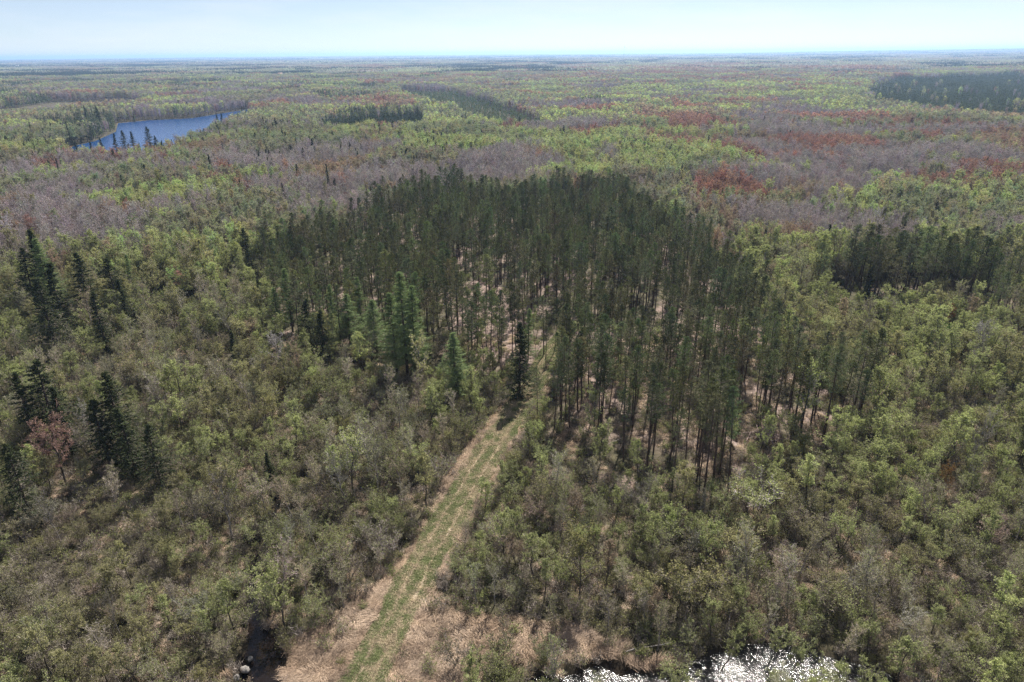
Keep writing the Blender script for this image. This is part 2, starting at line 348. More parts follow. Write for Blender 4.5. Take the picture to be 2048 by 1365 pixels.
creek = px_poly([(1010, 1420), (1040, 1372), (1100, 1350), (1160, 1330), (1225, 1318), (1290, 1345), (1370, 1330), (1440, 1300), (1500, 1283), (1580, 1290), (1640, 1314), (1730, 1328), (1790, 1345), (1800, 1420)])
brook = [at(a, b)[:2] for a, b in [(520, 1275), (500, 1200), (515, 1120), (535, 1060), (560, 990), (640, 930), (720, 880), (785, 835), (800, 790), (760, 740), (700, 715), (560, 705), (400, 700)]]
lake = px_poly([(100, 312), (150, 292), (190, 283), (232, 264), (236, 247), (300, 241), (385, 237), (440, 228), (500, 219)]) + px_poly([(497, 224), (470, 232), (440, 248), (412, 255), (392, 264), (336, 280), (300, 284), (240, 293), (150, 300)], 13)
bog = px_poly([(-60, 236), (0, 222), (110, 205), (250, 203), (300, 212), (225, 228), (100, 240), (-60, 255)])
stand = px_poly([(500, 452), (600, 418), (700, 398), (800, 345), (900, 340), (1000, 352), (1120, 345), (1240, 336), (1330, 395), (1430, 440), (1540, 530), (1600, 600), (1740, 650), (1760, 700),
                 (1600, 735), (1530, 760), (1480, 800), (1290, 812), (1200, 770), (1120, 720), (1085, 670), (1040, 650), (960, 605), (860, 572), (720, 560), (560, 560), (520, 520)], 18)
stand2 = px_poly([(1690, 470), (1800, 462), (1930, 462), (1960, 480), (2060, 478), (2075, 505), (1990, 512), (1945, 505), (1830, 520), (1700, 505), (1640, 500), (1650, 480)], 17)
stand3 = px_poly([(1985, 500), (2070, 495), (2075, 540), (1990, 545)], 17)
plant_far = px_poly([(1735, 162), (1800, 148), (2150, 138), (2150, 226), (1990, 220), (1850, 213), (1740, 196)], 15)
plant_far2 = px_poly([(1640, 128), (1860, 124), (1860, 140), (1660, 142)], 15)
strip1 = px_poly([(640, 232), (700, 226), (845, 215), (850, 246), (760, 262), (650, 250)], 13)
strip2 = px_poly([(800, 172), (900, 176), (1010, 205), (1085, 232), (1080, 268), (1010, 255), (930, 222), (800, 182)], 12)
CLEAR = px_poly([(890, 570), (960, 560), (1060, 600), (1060, 730), (960, 720), (900, 640)])
pools = [(1490, 880, 7), (1240, 740, 8), (980, 640, 10), (1240, 860, 6)]

# ------------------------------------------------------------------ ground
def axis(lo, hi, step, far, g=1.28):
    a = list(np.arange(lo, hi + .01, step)); s = step; x = hi
    while x < far: s *= g; x += s; a.append(x)
    return a
ax = axis(0, 170, 1.0, 52000)
xs = np.array([-v for v in axis(0, 140, 1.0, 52000)][:0:-1] + ax)
ys = np.array([-v for v in axis(0, 40, 8, 6000)][:0:-1] + [0, 10, 20, 28] + [y for y in axis(34, 380, 1.0, 60000)])
X, Y = np.meshgrid(xs, ys)
def water_mask(x, y):
    wob = (fbm(x, y, 3.0, 5) - .5) * 2.2
    m = inpoly(x + wob, y + wob, pool) | inpoly(x + wob, y - wob, creek)
    d, _ = polydist(x, y, brook); return m | (d < .8 + wob * .4)
near = (Y > 28) & (Y < 420) & (np.abs(X) < 400)
wm = np.zeros(X.shape, bool); wm[near] = water_mask(X[near], Y[near])
ld, lr = polydist(X, Y, LANE)
Z = (fbm(X, Y, 9, 3) - .5) * .5 * near + np.where(near, (vn(X, Y, 2.2, 8) - .5) * .22, 0)
Z = np.where(near, np.where(ld < 7, Z * np.clip((ld - 2) / 5, 0.1, 1) + .25 * np.clip((7 - ld) / 4, 0, 1), Z), 0)
Z = np.where(wm, -1.1, Z)
Zb = Z.copy(); wet = wm.astype(float)
for _ in range(2):
    q1 = Zb.copy(); q2 = wet.copy()
    Zb[1:-1, 1:-1] = (q1[1:-1, 1:-1] * 2 + q1[:-2, 1:-1] + q1[2:, 1:-1] + q1[1:-1, :-2] + q1[1:-1, 2:]) / 6
    wet[1:-1, 1:-1] = (q2[1:-1, 1:-1] * 2 + q2[:-2, 1:-1] + q2[2:, 1:-1] + q2[1:-1, :-2] + q2[1:-1, 2:]) / 6
Z = np.where(wet > .02, Zb, Z); wet = np.clip(wet * 3, 0, 1)
D = np.hypot(X, Y)
Z += np.clip((D - 9000) / 20000, 0, 1) * (fbm(X, Y, 7000, 21) - .45) * 60 * (D < 50000) + np.clip((D - 6000) / 12000, 0, 1) * np.clip(X / np.maximum(Y, 1) - .25, 0, .6) * 90
def ground_z(x, y):
    x = np.asarray(x, float); y = np.asarray(y, float); d = np.hypot(x, y)
    return np.where((y > 28) & (y < 420), (fbm(x, y, 9, 3) - .5) * .5, 0) - .1 + np.clip((d - 9000) / 20000, 0, 1) * (fbm(x, y, 7000, 21) - .45) * 60 + np.clip((d - 6000) / 12000, 0, 1) * np.clip(x / np.maximum(y, 1) - .25, 0, .6) * 90
def grid_mesh(name, X, Y, Z, mat, attrs):
    ny, nx = X.shape; V = np.stack([X, Y, Z], -1).reshape(-1, 3)
    i = (np.arange(ny - 1)[:, None] * nx + np.arange(nx - 1)[None]).ravel()
    F = np.stack([i, i + 1, i + nx + 1, i + nx], -1).astype(np.int32)
    me = bpy.data.meshes.new(name)
    me.vertices.add(len(V)); me.vertices.foreach_set('co', V.astype(np.float32).ravel())
    me.loops.add(F.size); me.loops.foreach_set('vertex_index', F.ravel())
    me.polygons.add(len(F)); me.polygons.foreach_set('loop_start', np.arange(0, F.size, 4, dtype=np.int32)); me.polygons.foreach_set('use_smooth', np.ones(len(F), bool))
    for k, v in attrs.items():
        a = me.attributes.new(k, 'FLOAT', 'POINT'); a.data.foreach_set('value', np.asarray(v, np.float32).ravel())
    me.materials.append(mat); me.update(calc_edges=True)
    return me
def tag(o, label=None, cat=None, group=None, kind=None):
    for k, v in (('label', label), ('category', cat), ('group', group), ('kind', kind)):
        if v: o[k] = v
    return o
sm = np.zeros(X.shape); wob = (fbm(X, Y, 4, 31) - .5) * 3
for q in straw_polys: sm = np.maximum(sm, inpoly(X + wob, Y + wob, q))
lit = (inpoly(X, Y, stand) | inpoly(X, Y, stand2)).astype(float) * np.clip((fbm(X, Y, 9, 41) - .42) * 5, .0, 1) * .85
lit = np.maximum(lit, inpoly(X, Y, CLEAR) * 1.0)
bogm = inpoly(X, Y, bog).astype(float)
gm, t = new_mat('forest_floor'); L = t.links.new
out = N(t, 'ShaderNodeOutputMaterial'); bs = N(t, 'ShaderNodeBsdfPrincipled'); bs.inputs['Roughness'].default_value = .95; bs.inputs['Specular IOR Level'].default_value = .1
geo = N(t, 'ShaderNodeNewGeometry')
def noise_ramp(scale, stops, detail=5, rough=.65):
    no = N(t, 'ShaderNodeTexNoise'); no.inputs['Scale'].default_value = scale; no.inputs['Detail'].default_value = detail; no.inputs['Roughness'].default_value = rough
    L(geo.outputs['Position'], no.inputs['Vector']); cr = N(t, 'ShaderNodeValToRGB'); e = cr.color_ramp.elements
    while len(e) < len(stops): e.new(.5)
    for el, (p, c) in zip(e, stops): el.position = p; el.color = (*c, 1)
    L(no.outputs['Fac'], cr.inputs[0]); return cr.outputs[0], no.outputs['Fac']
marsh, nf = noise_ramp(.35, [(.3, (.018, .016, .012)), (.48, (.055, .05, .03)), (.6, (.11, .095, .06)), (.75, (.05, .065, .025))], 8)
litc, _ = noise_ramp(.8, [(.3, (.09, .06, .05)), (.5, (.21, .155, .13)), (.68, (.34, .26, .23))], 8)
strc, _ = noise_ramp(1.1, [(.3, (.13, .085, .055)), (.5, (.27, .195, .13)), (.7, (.36, .28, .2))], 8)
bogc, _ = noise_ramp(.03, [(.35, (.06, .045, .045)), (.6, (.13, .10, .09))], 6)
def mixc(a, b, name):
    f = N(t, 'ShaderNodeAttribute', attribute_name=name); m = N(t, 'ShaderNodeMix', data_type='RGBA')
    L(f.outputs['Fac'], m.inputs[0]); L(a, m.inputs[6]); L(b, m.inputs[7]); return m.outputs[2]
c = mixc(mixc(mixc(marsh, litc, 'litter'), strc, 'straw'), bogc, 'bog')
mud, _ = noise_ramp(2.0, [(.3, (.012, .009, .007)), (.7, (.04, .032, .024))], 5)
c = mixc(c, mud, 'wet')
L(c, bs.inputs['Base Color']); bp = N(t, 'ShaderNodeBump'); bp.inputs['Strength'].default_value = .6; bp.inputs['Distance'].default_value = .3
L(nf, bp.inputs['Height']); L(bp.outputs[0], bs.inputs['Normal']); L(bs.outputs[0], out.inputs[0])
g = bpy.data.objects.new('ground', grid_mesh('ground', X, Y, Z, gm, dict(straw=sm, litter=lit, bog=bogm, wet=wet))); COL.objects.link(g)
tag(g, 'forest floor of dark marsh soil, brown leaf litter and dead grass', 'ground', kind='structure')

# lane
pts = []
LA = np.array(LANE); seg = np.hypot(*np.diff(LA, axis=0).T); cum = np.r_[0, np.cumsum(seg)]
ss = np.arange(0, cum[-1], .6); cx = np.interp(ss, cum, LA[:, 0]); cy = np.interp(ss, cum, LA[:, 1])
k = np.ones(15) / 15; cxs = np.convolve(np.pad(cx, 7, 'edge'), k, 'valid'); cys = np.convolve(np.pad(cy, 7, 'edge'), k, 'valid')
tx, ty = np.gradient(cxs), np.gradient(cys); tl = np.hypot(tx, ty); nx_, ny_ = ty / tl, -tx / tl
us = np.linspace(-1, 1, 25)
edge = LANE_W + (vn(ss, ss * 0, 3.3, 77) - .5) * 1.0
PX = cxs[:, None] + nx_[:, None] * us * edge[:, None]; PY = cys[:, None] + ny_[:, None] * us * edge[:, None]
PZ = np.full(PX.shape, .30) + .05 * (1 - us ** 2) - .05 * np.exp(-((np.abs(us) - .42) / .12) ** 2) - .35 * (np.abs(us) > .99)
lm, t = new_mat('lane_turf'); L = t.links.new
out = N(t, 'ShaderNodeOutputMaterial'); bs = N(t, 'ShaderNodeBsdfPrincipled'); bs.inputs['Roughness'].default_value = .95; bs.inputs['Specular IOR Level'].default_value = .1
geo = N(t, 'ShaderNodeNewGeometry')
grn, _ = noise_ramp(2.5, [(.3, (.09, .11, .04)), (.55, (.16, .19, .07)), (.7, (.24, .24, .12))], 6)
dry, f2 = noise_ramp(3.5, [(.3, (.22, .17, .12)), (.5, (.36, .29, .21)), (.7, (.46, .38, .28))], 6)
c = mixc(grn, dry, 'dry'); L(c, bs.inputs['Base Color']); bp = N(t, 'ShaderNodeBump'); bp.inputs['Distance'].default_value = .08; bp.inputs['Strength'].default_value = .7
L(f2, bp.inputs['Height']); L(bp.outputs[0], bs.inputs['Normal']); L(bs.outputs[0], out.inputs[0])
S2 = np.repeat(ss[:, None], len(us), 1); U2 = np.repeat(us[None], len(ss), 0)
dryf = .25 + .75 * 1.3 * np.exp(-((np.abs(U2) - .42) / .15) ** 2) + (fbm(PX, PY, 2.2, 91) - .5) * 1.5
dryf = np.clip(dryf * np.interp(S2, [0, 35, 60, 85, 110, 125, 200], [1.3, 1.05, 1.35, 1.15, .6, .15, .1]), 0, 1)
lo = bpy.data.objects.new('path', grid_mesh('path', PX, PY, PZ, lm, dict(dry=dryf))); COL.objects.link(lo)
tag(lo, 'grassy lane with two faint straw-coloured wheel tracks', 'path', kind='structure')

# water
def water_mat(name, col, rough, bscale, bstr, bdist, stretch=(1, 1, 1)):
    m, t = new_mat(name); L = t.links.new
    out = N(t, 'ShaderNodeOutputMaterial'); b = N(t, 'ShaderNodeBsdfPrincipled'); b.inputs['Base Color'].default_value = (*col, 1)
    b.inputs['Roughness'].default_value = rough; b.inputs['IOR'].default_value = 1.33
    ge = N(t, 'ShaderNodeNewGeometry'); mp = N(t, 'ShaderNodeMapping'); mp.inputs['Scale'].default_value = stretch; L(ge.outputs['Position'], mp.inputs[0])
    n1 = N(t, 'ShaderNodeTexNoise'); n1.inputs['Scale'].default_value = bscale; n1.inputs['Detail'].default_value = 4; L(mp.outputs[0], n1.inputs['Vector'])
    bu = N(t, 'ShaderNodeBump'); bu.inputs['Strength'].default_value = bstr; bu.inputs['Distance'].default_value = bdist
    L(n1.outputs['Fac'], bu.inputs['Height']); L(bu.outputs[0], b.inputs['Normal']); L(b.outputs[0], out.inputs[0])
    return m
def sheet(name, poly, z, mat, label):
    me = bpy.data.meshes.new(name); me.from_pydata([(p[0], p[1], z) for p in poly], [], [list(range(len(poly)))]); me.materials.append(mat)
    o = bpy.data.objects.new(name, me); COL.objects.link(o); return tag(o, label, 'water', kind='structure')
WCREEK = water_mat('creek_water', (.012, .010, .008), .10, 4.5, 1.0, .075)
WPOOL = water_mat('pool_water', (.010, .007, .006), .03, .6, .12, .05)
WLAKE = water_mat('lake_water', (.006, .045, .15), .2, .35, 1.0, .3, (1, 2.5, 1))
def grow(poly, d):
    P = np.array(poly); c = P.mean(0); return [tuple(c + (p - c) * (1 + d / max(np.linalg.norm(p - c), 1))) for p in P]
sheet('creek_water', grow(creek, 3), -.5, WCREEK, 'dark creek at the bottom of the view glittering with sun')
sheet('pool_water', grow(pool, 3), -.495, WPOOL, 'black still pool beside the straw bank')
bank_m = bark_mat('marshy_bank', (.11, .09, .06), (.20, .165, .11), .25)
BANK = [tuple(np.array(p_) + np.array([-3 if p_[0] < lake[5][0] else 0, 4]) * (1 if i_ < 9 else .4)) for i_, p_ in enumerate(lake)]
sheet('lake_bank', BANK, .03, bank_m, 'tan marshy rim around the lake')['category'] = 'shore'
sheet('lake_water', lake, .08, WLAKE, 'blue wind-rippled lake beyond the spruces')
bl = [at(a, b)[:2] for a, b in [(500, 1280), (470, 1200), (480, 1100), (500, 1040), (530, 960), (620, 900), (700, 860), (760, 820), (770, 790), (730, 760), (560, 720), (400, 715), (400, 690), (560, 690), (700, 700), (800, 720), (840, 790), (830, 850), (740, 905), (660, 960), (600, 1010), (575, 1080), (560, 1140), (545, 1200), (540, 1280)]]
sheet('brook_water', bl, -.51, WCREEK, 'narrow brook winding under leaning bushes')

# ------------------------------------------------------------------ where each kind of plant grows
C_LIME, C_GRN, C_OLV, C_YEL = np.array([.340, .370, .165]), np.array([.275, .288, .132]), np.array([.268, .250, .132]), np.array([.300, .275, .135])
C_RED, C_ORG, C_PINK = np.array([.330, .185, .160]), np.array([.330, .250, .195]), np.array([.15, .09, .075])
T_GREY, T_BRN, T_RED = np.array([.47, .405, .425]), np.array([.22, .19, .165]), np.array([.36, .25, .23])
# patches in view: centre and size in photo pixels, then shares of lime, green, olive, grey, red, orange
BLOBS = [(1180, 288, 230, 42, (7, 2, 1, 1, .2, .3)), (1330, 320, 130, 40, (6, 2, 2, 1, .2, 1)), (1560, 190, 330, 26, (5, 4, 1, .8, .2, .2)), (1080, 190, 170, 22, (4, 3, 1, 2, .5, .5)),
         (1650, 290, 380, 40, (.8, .8, .6, 3, 4, 2)), (1480, 335, 130, 30, (1, .6, .5, 2.5, 4, 3)), (1350, 245, 160, 22, (.8, .8, .8, 3, 3, 1)), (1800, 360, 260, 22, (1, 1, 1, 5, 1.2, 1)),
         (1860, 400, 240, 28, (5, 3, 1, 2, .3, .6)), (1560, 430, 240, 46, (2.5, 1.5, 1, 6, .4, 1)), (1900, 450, 200, 34, (.8, .8, .6, 7, .4, 1.5)), (820, 350, 260, 48, (.5, .7, .8, 8, .3, .8)),
         (1000, 300, 110, 40, (.8, .8, .8, 7, .8, .8)), (480, 290, 260, 40, (1.5, 1.5, 1, 3.5, 1.2, 1.6)), (700, 275, 130, 40, (1, 1, .8, 3, 1.5, 2.4)), (110, 330, 200, 36, (3.5, 2.5, 1.5, 2, .3, .4)),
         (470, 250, 160, 30, (2.5, 2, 1.5, 2, .6, 1)), (120, 260, 200, 40, (1.2, 2.5, 3.5, 2, .2, .5)), (600, 330, 160, 26, (1, 1, .6, 4, 1.5, 1.6)), (110, 430, 220, 55, (.4, .6, .8, 8, .1, .2)),
         (380, 430, 230, 60, (2.6, 4.5, 2, 2, .1, .2)), (300, 380, 200, 30, (2, 2, 1, 4, .5, .5)), (660, 390, 110, 26, (4, 2, 1, 5, .2, .2)), (930, 145, 300, 18, (.8, 1, 1, 2, 2.5, 3)), (1500, 150, 300, 18, (1.5, 1, 1, 2, 4, 1.2)),
         (1250, 122, 420, 8, (1.5, 2, 1, 1, .5, .5)), (420, 160, 420, 22, (2.4, 2, 1.6, 2.2, .3, .7)), (250, 185, 300, 16, (1.5, 1.6, 1.6, 3, .4, .6))]
def mix_at(px, py):
    w = np.tile(np.array([1.1, 1.0, .9, 3.2, .6, .8]) * .35, (len(px), 1))
    for cx, cy, rx, ry, s in BLOBS:
        g_ = np.exp(-((px - cx) / rx) ** 2 - ((py - cy) / ry) ** 2)[:, None]; s = np.array(s) ** 1.25; w = w + g_ * s / s.sum() * 15
    return w / w.sum(1, keepdims=True)
def classify(x, y, seed, patch=55., sc=1.0):
    """0 lime, 1 green, 2 olive, 3 grey bare, 4 red, 5 orange: neighbours tend to be of one kind"""
    px, py = proj(x, y, 11.0); w = mix_at(px, py); r = RS(seed)
    
    f = np.zeros((len(x), 6))
    for k_ in range(6):
        q = vn(x / sc, y / sc, patch, 200 + k_ * 7) * .6 + vn(x / sc, y / sc, patch * .38, 201 + k_ * 7) * .4
        f[:, k_] = np.exp((q - .5) * 13) * w[:, k_]
    f = f * r.exponential(1, f.shape) ** .5
    return f.argmax(1)
def tints(cls, rs):
    n = len(cls); base = np.array([[.370, .400, .185], [.275, .285, .180], [.275, .255, .185], [.26, .23, .20], C_RED, C_ORG])[cls]
    v = rs.uniform(.75, 1.25, (n, 1)); h = 1 + rs.normal(size=(n, 3)) * .07
    yel = rs.uniform(0, 1, (n, 1)) < .07; base = np.where(yel & (cls[:, None] < 3), C_YEL, base)
    tw = np.array([T_GREY * .95, T_GREY * .92, T_GREY * .8, T_GREY, T_RED, T_RED * 1.1])[cls]
    tw = tw * rs.uniform(.75, 1.25, (n, 1)) * (1 + rs.normal(size=(n, 3)) * .04)
    return np.clip(base * v * h, .004, .6), np.clip(tw, .004, .6)

TREES = []      # dict(kind, x, y, H, proto, rz, lean, tint, twig, wide, label)
def add_trees(kind, x, y, H, rs, tint, twig, wide=1.0, label=None, lean=.04, fixed=None):
    x = np.atleast_1d(x); n = len(x); y = np.atleast_1d(y); H = np.broadcast_to(H, (n,)); wide = np.broadcast_to(wide, (n,))
    tint = np.broadcast_to(tint, (n, 3)); twig = np.broadcast_to(twig, (n, 3))
    pi = rs.randint(0, len(PROTO[kind]), n) if fixed is None else np.full(n, fixed)
    TREES.append(dict(kind=kind, x=x, y=y, z=ground_z(x, y), H=H, pi=pi, rz=rs.uniform(0, 6.28, n), lx=rs.normal(size=n) * lean, ly=rs.normal(size=n) * lean, tint=tint, twig=twig,
                      wide=wide * rs.uniform(.88, 1.14, n), label=label, special=label is not None))
def field(sp, y0, y1, seed, margin=25, jit=.42):
    rs = RS(seed); gx = np.arange(-(y1 * .80 + margin), y1 * .80 + margin, sp); gy = np.arange(y0, y1, sp)
    A, B = np.meshgrid(gx, gy); A = A + (np.arange(len(gy)) % 2)[:, None] * sp / 2
    A = A.ravel() + rs.uniform(-jit, jit, A.size) * sp; B = B.ravel() + rs.uniform(-jit, jit, B.size) * sp
    k_ = np.abs(A) < B * .80 + margin; return A[k_], B[k_]
occupied = []      # hand-placed trees keep a little room
def free(x, y, r=1.6):
    ok = np.ones(len(x), bool)
    for ox, oy, orad in occupied: ok &= np.hypot(x - ox, y - oy) > orad * r
    return ok
def in_any(x, y, polys):
    m = np.zeros(x.shape, bool)
    for p_ in polys: m |= inpoly(x, y, p_)
    return m

# hand-placed trees: pixel of the top, height
rs = RS(900)
NG = np.array([.132, .146, .074]); SG = np.array([.046, .056, .028]); LG = np.array([.195, .250, .115])
def hand(kind, px, py, H, label, tint, twig=T_BRN, wide=1.0, fixed=None, keep=2.0, lean=.02):
    p_ = at(px, py, H * .985); occupied.append((p_[0], p_[1], keep))
    if H >= 11 and p_[1] < 260: occupied.append((p_[0] - .06 * p_[0], p_[1] - 5.5, 3.0))
    add_trees(kind, p_[0], p_[1], H, rs, np.array(tint) * rs.uniform(.9, 1.1), twig, wide, label, lean, fixed)
for a in [(62, 462, 24, 'tallest dark spruce of the clump by the far left edge'), (36, 500, 21, 'ragged dark spruce just left of the clump\'s tallest tree'), (92, 530, 21, 'shorter dark spruce at the right foot of the far left clump'),
          (70, 560, 21, 'low dark spruce in front of the far left clump'), (152, 508, 21, 'thin ragged grey-green spruce between the far left clump and the pointed spruce'), (184, 585, 17, 'shorter ragged spruce leaning beside the thin one'),
          (214, 518, 19, 'dense pointed black spruce right of the ragged pair'), (236, 560, 15, 'dark spruce tucked behind the dense pointed one'), (28, 745, 17, 'dark spruce at the left edge above the red maple'),
          (66, 722, 18, 'tall spruce between the two at the left edge'), (104, 775, 15, 'smaller spruce right of the tall left-edge spruce'), (208, 748, 19, 'tall broad spruce right of the red maple'),
          (185, 800, 15, 'black spruce in front of the broad one beside the red maple'), (240, 815, 15, 'spruce on the right flank of the broad spruce'), (292, 848, 13, 'thin spruce standing alone right of the broad group'),
          (12, 888, 15, 'leaning spruce cut by the left edge below the red maple'), (460, 664, 11, 'slim black spruce alone among pale bushes left of the larches'), (610, 598, 15, 'slim black spruce at the foot of the left larches'),
          (642, 622, 13, 'slim spruce just right of its darker twin by the larches'), (534, 902, 7, 'small black spruce above the brook'), (486, 458, 16, 'dark spruce at the pine stand\'s left corner'), (495, 500, 13, 'shorter spruce below the stand\'s left corner'),
          (410, 545, 8, 'small dark spruce in the middle of the left thicket'), (452, 568, 8, 'small round dark spruce right of the thicket\'s little spruce'), (515, 560, 11, 'dark spruce left of the first larch'), (1745, 532, 12, 'black spruce standing below the right-hand pine row'),
          (1662, 450, 14, 'pointed dark spruce at the left end of the right-hand pine row'), (1641, 462, 10, 'short dark spruce left of the pointed one'), (10, 272, 19, 'dark spruce at the left edge below the lake'), (34, 268, 12, 'small spruce beside the edge spruce below the lake'),
          (168, 212, 22, 'tall narrow spruce on the lake\'s left shore'), (192, 212, 24, 'second tall narrow spruce leaning on the left shore'), (200, 276, 17, 'thin spruce at the lake\'s near shore, left end'), (226, 268, 20, 'bushy spruce on the near shore'), (243, 262, 21, 'tall pointed spruce on the near shore'),
          (262, 264, 20, 'spruce right of the tall near-shore one'), (293, 254, 22, 'feathered open spruce against the blue water'), (308, 272, 18, 'shorter spruce beside the open one on the shore'), (180, 284, 16, 'small spruce at the water\'s left tip'), (148, 284, 18, 'small dark spruce at the lake\'s left corner'), (1038, 650, 17.6, 'dark spruce column at the lane\'s upper end, black in its own shade'),
          (355, 200, 16, 'narrow spruce on the far shore'), (373, 205, 16, 'second narrow spruce on the far shore'), (266, 232, 8, 'small round spruce on the far shore\'s edge'), (432, 230, 17, 'spruce at the right end of the lake'), (441, 227, 16, 'slender spruce right of the lake\'s end'), (482, 214, 13, 'little spruce at the lake\'s far tip'),
          (545, 226, 17, 'dark spruce right of the lake among red trees'), (563, 228, 16, 'spruce paired with the dark one right of the lake'), (1172, 207, 19, 'lone black spruce rising from the lime-green aspens'), (1888, 226, 17, 'lone dark spruce among red maples on the right'),
          (836, 214, 17, 'tall spruce at the right end of the dark spruce strip'), (857, 206, 14, 'spruce right of the tall one beyond the strip'), (735, 330, 12, 'dark spruce beside the round bare tree behind the pines'), (275, 330, 11, 'dark spruce pair member below the lake, left'), (287, 330, 12, 'dark spruce pair member below the lake, right'), (305, 332, 9, 'short spruce right of the pair below the lake'),
          (623, 278, 17, 'dark spruce left of the dark strip\'s end'), (580, 290, 15, 'dark spruce among bare trees right of the lake'), (665, 282, 13, 'dark spruce below the dark strip'), (1530, 455, 12, 'dark round-topped spruce above the stand\'s right shoulder'), (2022, 440, 13, 'slender spruce near the right edge above the pine row')]:
    hand('spruce_tree', *a, SG, wide=1.6 if a[1] > 400 else 1.3, keep=1.7)
for a in [(800, 545, 26, 'huge bright green larch beside the pine stand, left of the lane'), (818, 572, 22, 'larch hugging the huge one\'s right side'), (782, 590, 20, 'larch hugging the huge one\'s left side'), (905, 668, 15, 'feathery green larch with a forked trunk left of the lane end'),
          (568, 540, 18, 'tall soft green larch at the far left of the larches'), (545, 575, 13, 'smaller larch left of the tall left one'), (715, 556, 17, 'open green larch between the left and the huge larches'), (690, 590, 15, 'thin larch left of the open one'),
          (660, 570, 14, 'pale thin larch behind the slim black spruces'), (1056, 618, 14, 'bright green larch at the end of the lane'), (252, 512, 13, 'light green larch right of the pointed black spruce'), (72, 480, 23, 'green larch mixed into the far left spruce clump'), (745, 600, 15, 'larch just left of the huge one')]:
    hand('larch_tree', *a, LG, wide={26: 1.15, 15: 1.9}.get(a[2], 1.25), keep=2.2)
